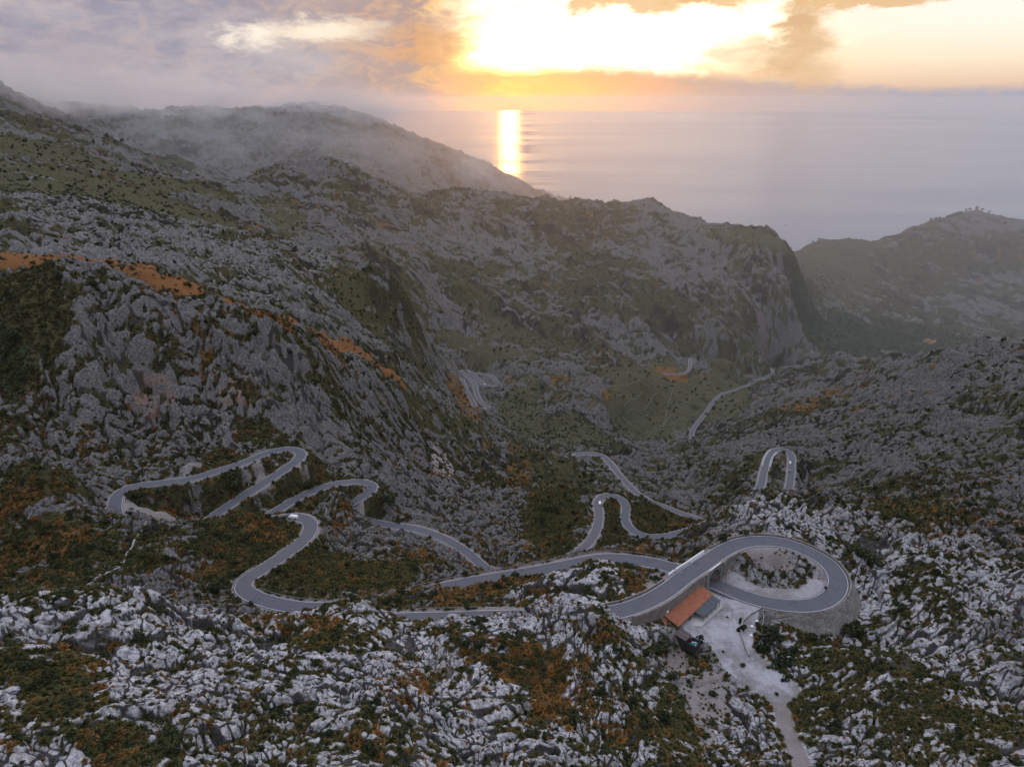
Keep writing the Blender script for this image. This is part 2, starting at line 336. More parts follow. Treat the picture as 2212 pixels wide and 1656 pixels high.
# the rocky shoulder behind it
c_y((0,470,640),(0,540,540),(150,500,640),(150,430,780),(300,500,720),(300,570,560),(450,560,700),(450,640,560),(600,600,780),(560,540,860),(700,680,700),(700,640,790),(800,720,760),(850,760,720),(0,365,900),(150,370,960),(300,430,950),
    (430,470,1020),(520,520,980),(650,560,900),(-200,400,800),(-200,550,500))
crest([(560,520,1000),(640,530,985),(740,560,960),(830,575,960),(870,620,975),(900,690,985),(930,735,1000),(970,790,1030)], 1.08, .03)
c_y((740,620,910),(760,680,890),(850,720,900),(900,780,900),(700,600,900),(950,830,930),(1000,870,900),(1050,900,900))
c_h((1000,840,-400),(1040,800,-413),(1060,850,-412),(950,800,-392),(960,760,-385),(1100,880,-420),(1150,940,-430))
# grassy upper slope and left peak
crest([(-150,270,1250),(0,283,1300),(100,300,1350),(200,335,1400),(300,362,1450),(400,385,1450),(470,392,1450)], 1.10, .012)
c_y((0,320,1100),(200,370,1150),(330,410,1150),(450,440,1200),(500,470,1150))
crest([(-200,120,2300),(-60,150,2350),(0,192,2400),(60,222,2400),(150,246,2400),(200,290,2350),(310,330,2250),(400,352,2200)], 1.12, .03)
c_y((100,290,1900),(0,260,1800),(200,325,1800))
# middle mountain with its long crest running right
crest([(480,400,1550),(560,368,1650),(620,350,1700),(700,348,1750),(750,355,1780),(800,385,1800),(860,415,1900),(920,418,2000),(1010,402,2150),(1060,420,2150),(1120,428,2200),(1240,432,2250),(1300,445,2250),(1350,440,2250),(1410,434,2250),
       (1470,460,2200),(1540,478,2150),(1610,492,2100),(1660,503,2050),(1705,520,1980)], 1.12, .05)
c_y((520,440,1350),(600,430,1450),(600,480,1350),(700,440,1550),(700,500,1350),(800,470,1600),(800,540,1300),(900,500,1650),(900,570,1400),(930,640,1330),(1000,500,1800),(1000,600,1480),(1000,700,1320),(1010,745,1250),(1100,520,1850),(1100,620,1560),(1100,720,1330),
    (1250,520,1950),(1250,620,1640),(1250,700,1450),(1400,520,2000),(1400,620,1700),(1400,700,1520),(1550,560,1950),(1550,650,1700),(1560,720,1550),(1650,600,1880),(1640,680,1720),(1610,740,1560),(1700,600,1900),(1712,560,1960),(1705,660,1830))
c_h((1740,600,-480),(1740,680,-560),(1700,720,-560),(1650,745,-540))
c_y((1000,775,1180),(1120,780,1180),(1290,735,1330),(1240,780,1230),(1330,790,1220),(1400,770,1370),(1500,765,1420),(1290,870,1060),(1220,900,960),(1350,860,1090),(1400,820,1180))
crest([(1255,760,1300),(1300,738,1320),(1345,765,1300)], 1.05, .01)
c_h((1400,900,-475),(1450,860,-474),(1340,920,-463),(1400,960,-448),(1300,950,-440),(1250,960,-420),(1480,820,-472),(1540,880,-476),(1520,940,-462),(1200,940,-415),(1580,820,-481),(1500,790,-468))
c_y((1500,980,820),(1400,1010,730),(1560,960,850),(1600,920,890),(1420,1060,650),(1520,1060,600),(1340,960,800),(1600,1040,600))
# knobs closing the valley
crest([(1510,790,1345),(1560,765,1360),(1620,760,1380),(1660,790,1370),(1680,800,1360)], 1.08, .05)
crest([(1650,758,1480),(1700,745,1500),(1760,752,1480),(1830,770,1400),(1900,778,1300),(1960,757,1100),(2020,762,980),(2060,750,900),(2160,745,860),(2212,742,840),(2350,730,820)], 1.14, .08)
c_y((1700,800,1280),(1760,820,1130),(1800,870,900),(1900,840,900),(2000,830,790),(2150,820,720),(1680,880,920),(1650,940,760),(1760,950,700),(1760,1040,590),(1900,920,690),(2050,900,640),(2200,900,610),(1900,1010,540),(2050,1000,500),(2200,1000,480),(2200,1080,400),(2050,1060,430),(2350,1000,460))
# far right hill and its valley
crest([(1716,545,2800),(1760,525,2850),(1830,512,2900),(1858,521,2900),(1900,515,3000),(2000,480,3100),(2060,462,3150),(2110,450,3200),(2150,478,3200),(2212,487,3300),(2350,500,3300)], 1.15, .08)
c_y((1760,600,2500),(1830,650,2300),(1900,600,2700),(1900,700,2200),(2000,560,2850),(2000,650,2500),(2100,560,2850),(2100,680,2400),(2200,600,2800),(2200,700,2350),(1780,700,2050),(1850,750,1900),(1700,735,1900),(1780,735,1800),(1950,745,1950),(2080,735,2050),(2212,730,2100),(2350,700,2300))
# far mountain under the clouds
crest([(150,243,3600),(300,240,3700),(350,262,3750),(420,247,3800),(470,268,3900),(520,271,3900),(560,262,3900),(590,241,3900),(640,236,3900),(670,229,3900),(720,238,3950),(770,244,4000),(820,270,4000),(860,292,4000),(900,303,4050),(950,322,4100),(1000,340,4150),(1050,350,4200),(1070,372,4200),
       (1100,378,4250),(1160,405,4300),(1200,424,4300),(1240,430,4300),(1290,442,4300)], 1.12, .06)
c_y((400,330,2900),(500,330,2900),(600,310,3000),(700,320,2900),(800,350,2900),(900,370,3000),(1000,395,3200),(1100,410,3500),(500,360,2500),(860,400,2500))
# off the coast
for yy, hh in ((2900, -830), (3300, -860)):
    for x_ in (200, 600, 1000, 1400): CP.append((x_*yy/2900, yy, hh))
for yy in (4000, 4800): 
    for t in (.12, .3, .5, .7, .9): CP.append((t*yy, yy, -880))
for t in (-.9, -.6, -.3, 0): CP.append((t*6500, 6500, -900))
CP += [(-1500, 800, 0), (-2600, 1800, 60), (-3200, 3000, 40), (900, 500, -180), (2500, 1700, -350), (3500, 2800, -500)]

RL = []                                             # the roads hold the relief too
for k, (L, hw) in enumerate(ROADS):
    stp = 9 if k == 0 else 14
    for i in range(0, len(L), stp):
        if k == 0 and B0-8 < i < B1+8: continue
        RL.append(L[i] - [0, 0, .2])
def uv3(P):
    P = np.asarray(P, dtype=np.float64); r = np.hypot(P[:, 0], P[:, 1])
    return np.stack([np.arctan2(P[:, 0], P[:, 1]), np.log(r)], 1)
def rbf_fit(P):
    P = np.asarray(P, dtype=np.float64); S = uv3(P)
    # drop near-duplicates
    keep = []; seen = {}
    for i in range(len(S)):
        key = (round(S[i, 0]/.006), round(S[i, 1]/.006))
        if key in seen: continue
        seen[key] = 1; keep.append(i)
    S, Z = S[keep], P[keep, 2]
    D = np.linalg.norm(S[:, None]-S[None], axis=2)
    A = np.zeros((len(S)+3,)*2); A[:len(S), :len(S)] = -np.sqrt(D*D+.004**2) ; A[np.arange(len(S)), np.arange(len(S))] -= -0.0006
    A[:len(S), -3] = 1; A[:len(S), -2:] = S; A[-3, :len(S)] = 1; A[-2:, :len(S)] = S.T
    wts = np.linalg.solve(A, np.concatenate([Z, [0, 0, 0]])); return S, wts
def rbf_eval(S, wts, a, l):
    out = np.empty(a.shape); fa, fl = a.reshape(-1), l.reshape(-1); o = out.reshape(-1)
    for i in range(0, len(fa), 20000):
        d = np.sqrt((fa[i:i+20000, None]-S[None, :, 0])**2+(fl[i:i+20000, None]-S[None, :, 1])**2+.004**2)
        o[i:i+20000] = -(d @ wts[:-3])+wts[-3]+wts[-2]*fa[i:i+20000]+wts[-1]*fl[i:i+20000]
    return out
AZ0, AZ1 = -math.radians(64), math.radians(64); LR0, LR1 = math.log(32.0), math.log(7500.0)
S_, W_ = rbf_fit(RL + CP)
ca = np.linspace(AZ0, AZ1, 440); cl = np.linspace(LR0, LR1, 460)
BASE = rbf_eval(S_, W_, *np.meshgrid(ca, cl, indexing='ij'))
def bilin(G, a, l):
    ia = np.clip((a-AZ0)/(AZ1-AZ0)*(G.shape[0]-1), 0, G.shape[0]-1.001); il = np.clip((l-LR0)/(LR1-LR0)*(G.shape[1]-1), 0, G.shape[1]-1.001)
    i0 = ia.astype(int); j0 = il.astype(int); fa = ia-i0; fl = il-j0
    return (G[i0, j0]*(1-fa)+G[i0+1, j0]*fa)*(1-fl)+(G[i0, j0+1]*(1-fa)+G[i0+1, j0+1]*fa)*fl
def hit(u, v, G=None, rmin=60.):
    """where the line of sight through (u, v) meets the relief"""
    G = BASE if G is None else G
    x, y, z = pix_dir(u, v); hr = math.hypot(x, y); r = np.exp(np.linspace(math.log(rmin), LR1-.01, 3000))
    a = np.full(r.shape, math.atan2(x, y)); g = bilin(G, a, np.log(r)); ray = z/hr*r
    below = np.nonzero(ray < g)[0]; i = below[0] if len(below) else len(r)-1
    return np.array([r[i]*x/hr, r[i]*y/hr, g[i]])

# ------------------------------------------------------------------ full-resolution relief
A1 = np.linspace(AZ0, AZ1, NAZ); L1 = np.linspace(LR0, LR1, NLR)
AA, LL = np.meshgrid(A1, L1, indexing='ij')
RR = np.exp(LL); X = (RR*np.sin(AA)); Y = (RR*np.cos(AA)); Z0 = bilin(BASE, AA, LL)
# distance field of the roads
DR = np.full(X.shape, 99., np.float32); ZR = np.zeros(X.shape, np.float32); 
def stamp_line(L, hw, D, Zt, reach, skip=()):
    for i in range(len(L)):
        if skip and skip[0] <= i <= skip[1]: continue
        p = L[i]; r = math.hypot(p[0], p[1]); a = math.atan2(p[0], p[1]); w = (reach+hw)/r
        i0 = max(0, int((a-w-AZ0)/(AZ1-AZ0)*(NAZ-1))); i1 = min(NAZ, int((a+w-AZ0)/(AZ1-AZ0)*(NAZ-1))+2)
        j0 = max(0, int((math.log(r)-w-LR0)/(LR1-LR0)*(NLR-1))); j1 = min(NLR, int((math.log(r)+w-LR0)/(LR1-LR0)*(NLR-1))+2)
        if i1 <= i0 or j1 <= j0: continue
        d = np.hypot(X[i0:i1, j0:j1]-p[0], Y[i0:i1, j0:j1]-p[1])-hw
        sub = D[i0:i1, j0:j1]; m_ = d < sub; sub[m_] = d[m_]; Zt[i0:i1, j0:j1][m_] = p[2]
for k, (L, hw) in enumerate(ROADS):
    stamp_line(L, hw, DR, ZR, 16, (B0, B1) if k == 0 else ())
# beside the retaining walls: signed offset to the right of the road, wall height, road level
WS = np.full(X.shape, -99., np.float32); WH = np.zeros(X.shape, np.float32); WZ = np.zeros(X.shape, np.float32); WD = np.full(X.shape, 99., np.float32)
O0 = nearest_i(ML, *C1(1560, 390), -151.6); O1 = nearest_i(ML, *C1(1300, 762), -154.9)
def outer_h(i):
    t = (i-O0)/(O1-O0); return .8+5.6*float(sst(t, 0, .3))*float(1-.75*sst(t, .75, 1.0))
def stamp_side():
    T = np.gradient(ML[:, :2], axis=0); T /= np.linalg.norm(T, axis=1)[:, None]
    for i in list(range(W0, B0+1))+list(range(B1, W1+1))+list(range(O0, O1+1)):
        sg = 1
        if O0 <= i <= O1: hgt = outer_h(i); sg = -1
        elif i <= B0: hgt = 3.0+5.6*min(1, (i-W0)/(B0-W0)*1.6)
        else: hgt = .6+6.8*(1-(i-B1)/(W1-B1))
        p = ML[i]; r = math.hypot(p[0], p[1]); a = math.atan2(p[0], p[1]); w = 15/r
        i0 = int((a-w-AZ0)/(AZ1-AZ0)*(NAZ-1)); i1 = int((a+w-AZ0)/(AZ1-AZ0)*(NAZ-1))+2
        j0 = int((math.log(r)-w-LR0)/(LR1-LR0)*(NLR-1)); j1 = int((math.log(r)+w-LR0)/(LR1-LR0)*(NLR-1))+2
        sl = (slice(i0, i1), slice(j0, j1)); dx = X[sl]-p[0]; dy = Y[sl]-p[1]
        al = dx*T[i, 0]+dy*T[i, 1]; rt = (dx*T[i, 1]-dy*T[i, 0])*sg
        m_ = (np.abs(al) < 1.6) & (rt > 0) & (rt < 14) & (np.abs(al) < WD[sl]) & (DR[sl] < 12)
        WS[sl][m_] = rt[m_]; WH[sl][m_] = hgt; WZ[sl][m_] = p[2]; WD[sl][m_] = np.abs(al)[m_]
stamp_side()
# open gravel: yard beside the bar, trail running down to the right
YARD = [C1(*p) for p in ((800,640),(880,760),(640,900),(640,960),(800,1010),(1000,1160),(1080,1150),(1040,1000),(1040,900),(1180,800),(1000,700))]
DY = np.full(X.shape, 99., np.float32); ZY = np.zeros(X.shape, np.float32)
yl = np.array([at_h(*C1(x, y), h) for x, y, h in ((860,690,-155.8),(800,850,-155.7),(740,930,-155.7),(860,960,-155.7),(950,860,-155.7),(930,760,-155.8),(1020,790,-155.5),(960,1050,-155.4),(1060,1200,-154.9),(1180,1290,-154.2),(1290,1370,-153.4))])
def dense(L, st=1.): 
    out = []
    for a, b in zip(L[:-1], L[1:]):
        n = max(1, int(np.linalg.norm(b-a)/st)); out += [a+(b-a)*t/n for t in range(n)]
    return np.array(out+[L[-1]])
stamp_line(dense(yl), 5.2, DY, ZY, 10)
tr = np.array([at_h(u, v, h) for u, v, h in ((1674,1482,-153.4),(1690,1530,-152.4),(1705,1590,-151.2),(1735,1656,-150),(1765,1740,-148.5),(1800,1840,-147),(1850,1980,-146))])
DT = np.full(X.shape, 99., np.float32); ZT = np.zeros(X.shape, np.float32); stamp_line(dense(tr), 1.7, DT, ZT, 8)
il_ = np.array([at_h(*C1(x, y), h) for x, y, h in ((960,610,-155.9),(1080,650,-155.7),(1250,690,-155.4),(1420,700,-155.1),(1550,680,-154.9),(1600,620,-154.6))])
DI = np.full(X.shape, 99., np.float32); ZI = np.zeros(X.shape, np.float32); stamp_line(dense(il_), 2.6, DI, ZI, 8)

# --- regions: soft ellipses round places on the relief
def region(lst, wob=0.35, cap=.35):
    out = np.zeros(X.shape, np.float32)
    wn = perlin(AA*14, LL*14)*wob + perlin(AA*40+9, LL*40)*wob*.6 + perlin(AA*120+9, LL*120)*wob*.4
    for (u, v, ru, rv, k) in lst:
        p = hit(u, v); q0 = hit(u, v-rv); q1 = hit(u, v+rv)
        a = math.atan2(p[0], p[1]); l = math.log(math.hypot(p[0], p[1]))
        sl = max(.02, abs(math.log(math.hypot(q0[0], q0[1]))-math.log(math.hypot(q1[0], q1[1])))/2); sl = min(sl, cap)
        d = np.sqrt(((AA-a)/(ru/F))**2+((LL-l)/sl)**2)+wn
        np.maximum(out, (k*sst(d, 1.25, .75)).astype(np.float32), out=out)
    return out
RUST = region([    (1060,1270,60,16,.9),(980,1290,60,20,.9),(1150,1265,60,14,.9),(600,1345,90,14,.6),(100,1180,110,40,.45),(60,1060,60,40,.5),(600,1150,60,30,.8),(880,1190,70,20,.7),(1010,1215,40,14,.7),
    (1370,1185,50,12,.9),(1440,805,50,14,.8),(1760,870,80,20,.5),(1900,870,90,22,.45),(2050,1130,100,25,.45),(1940,880,50,14,.5),(990,840,26,18,.8),(1010,880,30,30,.6),(200,1420,60,40,.3),(860,1480,70,40,.7),(700,1350,40,18,.7),
    (1150,1450,140,60,.45),(1250,1540,150,70,.45),(1080,1400,130,30,.6),(260,1620,50,40,.5),(820,1600,80,40,.6),(1330,1400,80,30,.3),(480,1215,60,30,.3),(1120,990,30,25,.5),(740,1150,30,40,.6),(1680,1560,60,60,.3)])
STRIP = region([(0,556,60,8,.8),(60,560,60,6,1),(130,563,60,5,1),(200,567,60,4,1),(260,579,60,4,1),(320,594,50,6,1),(370,609,50,5,1),(420,628,50,4,1),(480,652,50,4,.9),(530,668,50,4,.8),(580,682,50,4,.8),(640,700,50,5,.9),(690,728,50,6,1),(740,752,50,7,1),(790,775,50,6,1),(835,795,40,5,1)], .08, .011)
VEG = region([(20,620,70,60,1),(0,430,120,20,.3),(200,400,200,28,.85),(60,320,160,25,.9),(350,400,120,14,.8),(440,455,60,14,.7),(620,480,40,40,.8),(1150,730,180,20,.6),(1040,760,140,18,.9),(1400,890,110,70,1),(1250,930,90,35,.9),(1130,900,60,50,.9),(1560,860,60,60,.9),(1450,820,80,40,.9),
    (1190,1110,70,90,.9),(1330,1120,40,50,.9),(1420,1110,70,40,.9),(1230,1040,40,40,.7),(560,940,60,30,.9),(660,1085,80,40,.9),(500,1100,60,30,.9),(330,1080,90,20,.6),(740,1240,120,30,1),(620,1240,40,20,.9),(850,1245,60,30,1),
    (200,1225,200,45,.6),(560,1150,110,50,.75),(120,1160,120,50,.6),(780,1110,60,20,.7),(60,1440,100,50,.85),(150,1500,70,50,.8),(250,1600,60,50,.8),(30,1290,40,14,.8),(40,1060,80,50,.7),
    (1500,1460,60,60,.6),(1480,1520,70,80,.6),(1780,1560,90,90,.3),(1980,1540,150,90,.25),(1900,1640,200,60,.3),(2060,1300,80,60,.5),(1880,1430,100,40,.35),(1760,1420,80,40,.7),(2000,1260,60,40,.5),(1940,1090,80,18,.6),(740,600,30,40,.3),(760,640,30,20,.9),
    (800,580,120,14,.5),(1280,500,100,30,.15),(1620,510,80,14,.7),(1000,590,90,60,.3),(1800,560,80,40,.6),(2000,600,300,130,.3),(1450,640,300,90,.25),(1650,1215,50,10,.3),(1340,1385,90,22,.5),(1250,1480,220,60,.35),(450,780,90,60,.12),(400,1170,60,40,.3)])
FOREST = region([(1745,700,45,45,.6),(1800,720,110,40,.8),(1900,725,120,30,.7),(2050,730,150,20,.8),(1770,660,25,25,.4),(20,780,30,80,.6),(1200,1130,50,70,.5),(2000,690,60,30,.3)])
GRAVEL = region([(1480,1455,60,60,.75),(1530,1500,50,70,.8),(1440,1250,60,18,.9),(1430,1270,50,20,.8),(1650,1205,80,20,.8),(960,1010,35,30,.6),(630,1000,50,14,.6),(560,1020,60,10,.5),(320,1105,60,10,.9),(440,1010,50,14,.5),(840,1190,50,12,.5),(1060,1560,100,80,.25),(1500,1560,80,60,.5),
    (740,1000,50,40,.35),(1100,1390,120,20,.35),(970,1420,40,60,.4),(1395,1125,16,30,.4),(1790,1230,40,20,.4)])
PALE = region([(150,1350,300,90,1),(400,1500,500,160,1),(800,1400,500,100,.8),(0,1600,300,200,1),(1250,1300,200,60,.8),(1600,1600,200,80,.6),(1900,1500,300,200,.7),(2000,1250,200,120,.6),(1700,1120,120,50,.6),(300,480,400,120,.3),(100,420,250,60,.3),(1900,1200,400,120,.4)], .2)
PALE = np.maximum(PALE, (.75*(1-sst(RR, 140, 205))).astype(np.float32))
RED = region([(740,600,26,26,.9),(520,850,40,24,.45),(330,860,40,20,.35),(1300,770,20,20,.5),(1640,720,20,10,.2)])

def build_height():
    nm = sst(DR, .8, 6)*sst(DY, 0.5, 5)*sst(DT, 0, 4)*sst(DI, 0, 4)
    bl = sst(DR, .9, 6.5)
    Z = Z0.copy()
    soft = np.clip(np.maximum.reduce([VEG, GRAVEL*.9, STRIP]), 0, 1)
    wx = X + perlin(X/23, Y/23)*7; wy = Y + perlin(X/23+7, Y/23+3)*7
    relief = np.zeros(X.shape, np.float32); fine = np.zeros(X.shape, np.float32)
    # large forms: ridges and gullies, only where they are small next to the distance
    for lam, amp in ((520, 52), (260, 34), (130, 19), (62, 9), (30, 4.5)):
        w_ = sst(RR, lam*5.0, lam*11.0)
        if w_.max() <= 0: continue
        n_ = perlin(wx/lam+lam, wy/lam)
        n2 = .45-2.2*np.abs(perlin(wx/lam*1.3+3.3*lam, wy/lam*1.3+1))
        relief += w_*amp*(n_*.55+n2*.45)
    # beds of rock cropping out in long parallel ribs
    rb = perlin(wx/90+4, wy/90)*2.5; q_ = (wx*.55+wy*.84)/13+rb
    relief += sst(RR, 160, 420)*(1-sst(RR, 2500, 4000))*2.4*(np.abs((q_ % 1)-.5)*2-.5)*sst(perlin(wx/120+9, wy/120), -.3, .3)*sst(RR, 0, 1)
    q2 = (wx*.42+wy*.9)/5.5+perlin(wx/35+4, wy/35)*2.2
    relief += (1-sst(RR, 260, 420))*sst(perlin(wx/28+19, wy/28), -.15, .3)*.95*(((q2 % 1)**2)-.33)
    relief *= (1-.45*soft)*(1-.55*sst(X/RR, .38, .5)*sst(RR, 1300, 1900))*(1-.3*sst(RR, 1500, 2200))
    # rock: rounded blocks parted by sharp clefts, with tilted beds
    rk = np.zeros(X.shape, np.float32)
    c30, s30 = math.cos(.6), math.sin(.6)
    U = wx*c30+wy*s30; V = -wx*s30+wy*c30
    outc = sst(perlin(wx/31+5, wy/31), -.35, .25)          # outcrops stand up, the ground between lies smoother
    gap = np.zeros(X.shape, np.float32); brk = perlin(X/5.1, Y/5.1)
    for lam, amp, st in ((15, 2.4, 2.2), (7, 2.1, 1.8), (3.6, 1.45, 1.6), (1.9, .8, 1.35), (.9, .32, 1.1)):
        w_ = (1-sst(RR, lam*170, lam*450))*(.45+.55*outc)
        if lam > 10: w_ = w_*sst(RR, lam*5, lam*12)
        uu = U+perlin(X/lam*.9, Y/lam*.9+lam)*lam*.35; vv_ = V+perlin(X/lam*.9+50, Y/lam*.9)*lam*.35
        bw = np.abs(perlin(uu/lam/st, vv_/lam)) ; f1, f2, cv = voronoi(uu/lam/1.2/st+5, vv_/lam/1.2)
        e_ = f2-f1; edge = np.clip(e_*5.0, 0, 1)
        rk += w_*amp*(bw*.9-.25 + (np.sqrt(edge)-.85)*.8 + (cv-.5)*1.1)
        if lam < 10: gap = np.maximum(gap, (1-sst(RR, lam*55, lam*120))*sst(RR, lam*14, lam*26)*sst(e_, .15+.08*brk, .03)*(.6+.6*(brk > -.2)))
        if lam == 1.9: gap = np.maximum(gap, sst(e_, .17+.1*brk, .04)*(1-sst(RR, 130, 220))*.9)
        if lam == 3.6: gap = np.maximum(gap, sst(e_, .13+.08*brk, .03)*(1-sst(RR, 260, 480)))
    # far away the same roughness at a larger grain
    for lam, amp in ((48, 7), (24, 4.2), (12, 3.4), (7, 2.0)):
        w_ = sst(RR, lam*18, lam*36)*(1-sst(RR, lam*300, lam*700))
        f1, f2, cv = voronoi(U/lam, V/lam)
        rk += w_*amp*(1+1.1*sst(RR, 2400, 3200)*(X/RR < .3))*(np.abs(perlin(U/lam, V/lam*1.4))*1.4-.4 + (np.sqrt(np.clip((f2-f1)*2.2, 0, 1))-.7)*.5)
    rockm = 1-.82*soft
    Z += relief*nm + rk*rockm*nm + nm*soft*.35*perlin(X/2.3, Y/2.3)
    # beds cut flat under roads and gravel
    side = (WS > 3.75) & (WH > 0)
    bl = np.where(side, 1, bl)
    zr = ZR-.18
    Z = np.where(DR < 90, zr*(1-bl)+Z*bl, Z)
    for D, Zt in ((DY, ZY), (DT, ZT), (DI, ZI)):
        b = np.maximum(sst(D, 0, 4.5), 0); b = np.where(side, b, np.maximum(b, 1-sst(DR, .3, 1.5)))
        Z = np.where(D < 90, (Zt-.1+.08*perlin(X, Y))*(1-b)+Z*b, Z)
    # the ground at the foot of the retaining walls
    b = sst(WS, 7, 14)
    Z = np.where(side, (WZ-WH)*(1-b)+np.minimum(Z, WZ-WH*.8)*b, Z)
    return Z, rk*rockm, nm, gap*nm
Z, RK, NM, GAP = build_height()

# ------------------------------------------------------------------ materials
def new_mat(name):
    m_ = bpy.data.materials.new(name); m_.use_nodes = True; w = NT(m_.node_tree); b = w.n['Principled BSDF']
    return m_, w, b
def simple(name, col, rough=.8, var=.15, scale=3.0, metal=0.0, bump=.0):
    m_, w, b = new_mat(name); tc = w.n.new('ShaderNodeTexCoord')
    nn = w.noise(tc.outputs['Object'], scale, 5)
    c = w.mix(nn, tuple(x*(1-var) for x in col), tuple(min(1, x*(1+var)) for x in col))
    w.put(b.inputs['Base Color'], c); b.inputs['Roughness'].default_value = rough; b.inputs['Metallic'].default_value = metal
    if bump:
        bp = w.n.new('ShaderNodeBump'); bp.inputs['Distance'].default_value = bump; w.l.new(nn, bp.inputs['Height']); w.l.new(bp.outputs[0], b.inputs['Normal'])
    return m_
def terrain_material():
    m_, w, b = new_mat('limestone_and_scrub'); tc = w.n.new('ShaderNodeTexCoord'); P = tc.outputs['Object']
    flat = w.attr('flat'); cover, rustn = w.attr('cover'), w.attr('rustn')
    veg, rust, forest, gravel, pale, red, crev, dist = [w.attr(a) for a in ('veg', 'rust', 'forest', 'gravel', 'pale', 'red', 'crev', 'range_km')]
    nA = w.noise(P, .9, 6, .65); nB = w.noise(P, .11, 7, .65); nC = w.noise(P, 4.0, 5, .6); nF = w.noise(P, .035, 7, .65)
    far = w.ss(dist, .3, .8)
    rock = w.mix(w.ss(nA, .36, .62), (.075,.073,.073), (.215,.21,.212))
    rock = w.mix(w.mul(far, w.ss(nB, .35, .62)), rock, (.155,.15,.142))
    rock = w.mix(w.mul(w.ss(pale, .1, .9), .8), rock, w.mix(w.ss(nA, .3, .68), (.30,.302,.32), (.80,.80,.84)))
    rock = w.mix(w.mul(w.ss(nB, .5, .68), .3), rock, (.24,.21,.185))
    rock = w.mix(w.mul(w.ss(nC, .52, .66), .55), rock, (.10,.10,.105))
    px_, py_, pz_ = w.sep(P); Pd = w.vec(w.add(w.mul(px_, .8), w.mul(py_, .5)), w.sub(w.mul(py_, .55), w.mul(px_, .3)), w.mul(pz_, 1.6))
    vc = w.voro(Pd, .62, 'DISTANCE_TO_EDGE'); vc2 = w.voro(Pd, 1.9, 'DISTANCE_TO_EDGE')
    wob = w.mul(w.sub(nA, .5), .45)
    crk = w.m('MAXIMUM', w.ss(w.add(vc, wob), .09, .01), w.mul(w.ss(w.add(vc2, wob), .10, .01), .6)); crk = w.mul(crk, w.ss(dist, .5, .2))
    rock = w.mix(w.mul(crk, .35), rock, (.10,.098,.096)); rock = w.mix(w.mul(w.ss(w.attr('gap'), .2, .8), .9), rock, (.030,.028,.025))
    mot = w.noise(P, .30, 8, .75); mo2 = w.noise(P, .75, 6, .75, .5); mm = w.m('MAXIMUM', w.mul(w.ss(mot, .47, .58), far), w.mul(w.ss(mo2, .49, .60), w.ss(dist, .22, .4))); rock = w.mix(w.mul(mm, .72), rock, (.055,.054,.05))
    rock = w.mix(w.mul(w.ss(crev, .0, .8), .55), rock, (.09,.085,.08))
    rock = w.mix(w.mul(red, w.ss(nB, .35, .6)), rock, (.33,.17,.11))
    vor = w.voro(P, 2.2); grav = w.mix(w.ss(vor, .05, .5), (.36,.36,.39), (.22,.21,.21)); grav = w.mix(w.ss(nB, .40, .62), (.42,.42,.46), grav); grav = w.mix(w.mul(w.ss(nA, .5, .7), .5), grav, (.24,.22,.21)); grav = w.mix(w.mul(w.ss(flat, .6, .2), .75), grav, (.23,.20,.185))
    col = w.mix(w.ss(w.add(gravel, w.mul(w.sub(nA, .5), .5)), .3, .6), rock, grav)
    gmix = w.mix(w.ss(w.add(w.mul(nA, .5), w.mul(nB, .5)), .42, .58), (.030,.032,.013), (.075,.068,.026))
    rr = w.add(rustn, w.mul(w.sub(nA, .5), .6))
    gmix = w.mix(w.ss(w.add(w.attr('heath'), w.mul(w.sub(nA, .5), .8)), .12, .4), gmix, (.020,.019,.015))
    gmix = w.mix(w.mul(w.ss(veg, .3, .8), w.ss(dist, .55, .85)), gmix, w.mix(w.ss(nA, .35, .65), (.052,.054,.026), (.092,.086,.042)))
    gmix = w.mix(w.ss(rr, .22, .55), gmix, w.mix(nC, (.11,.058,.018), (.22,.110,.028)))
    gmix = w.mix(w.ss(w.add(w.attr('gold'), w.mul(w.sub(nA, .5), .4)), .2, .5), gmix, w.mix(nC, (.14,.068,.025), (.29,.125,.042)))
    lowm = w.ss(w.add(cover, w.add(w.mul(w.sub(nA, .5), .7), w.mul(w.sub(nB, .5), .5))), .16, .32)
    col = w.mix(w.mul(lowm, .93), col, gmix)
    vf = w.voro(P, .30); vs = w.ss(w.add(vf, w.mul(nA, .25)), .50, .34); vs = w.mul(vs, w.mul(far, w.ss(w.add(nF, w.mul(veg, .3)), .40, .55)))
    col = w.mix(w.mul(vs, .85), col, (.022,.027,.014))
    vf2 = w.voro(P, .13); fcol = w.mix(w.ss(vf2, .1, .7), (.05,.065,.030), (.018,.025,.013))
    col = w.mix(w.ss(w.add(forest, w.mul(w.sub(nF, .5), .8)), .35, .55), col, fcol)
    w.put(b.inputs['Base Color'], col); b.inputs['Roughness'].default_value = .95; b.inputs['Specular IOR Level'].default_value = .1
    bp = w.n.new('ShaderNodeBump'); bp.inputs['Strength'].default_value = 1.0; bp.inputs['Distance'].default_value = .7
    hh = w.add(w.mul(nC, .4), w.mul(nA, 1.3)); w.l.new(hh, bp.inputs['Height']); w.l.new(bp.outputs[0], b.inputs['Normal'])
    return m_
M_TER = terrain_material()
P3 = np.stack([X, Y, Z+CAMZ], -1).astype(np.float32)
me = grid_mesh('hillside', P3)
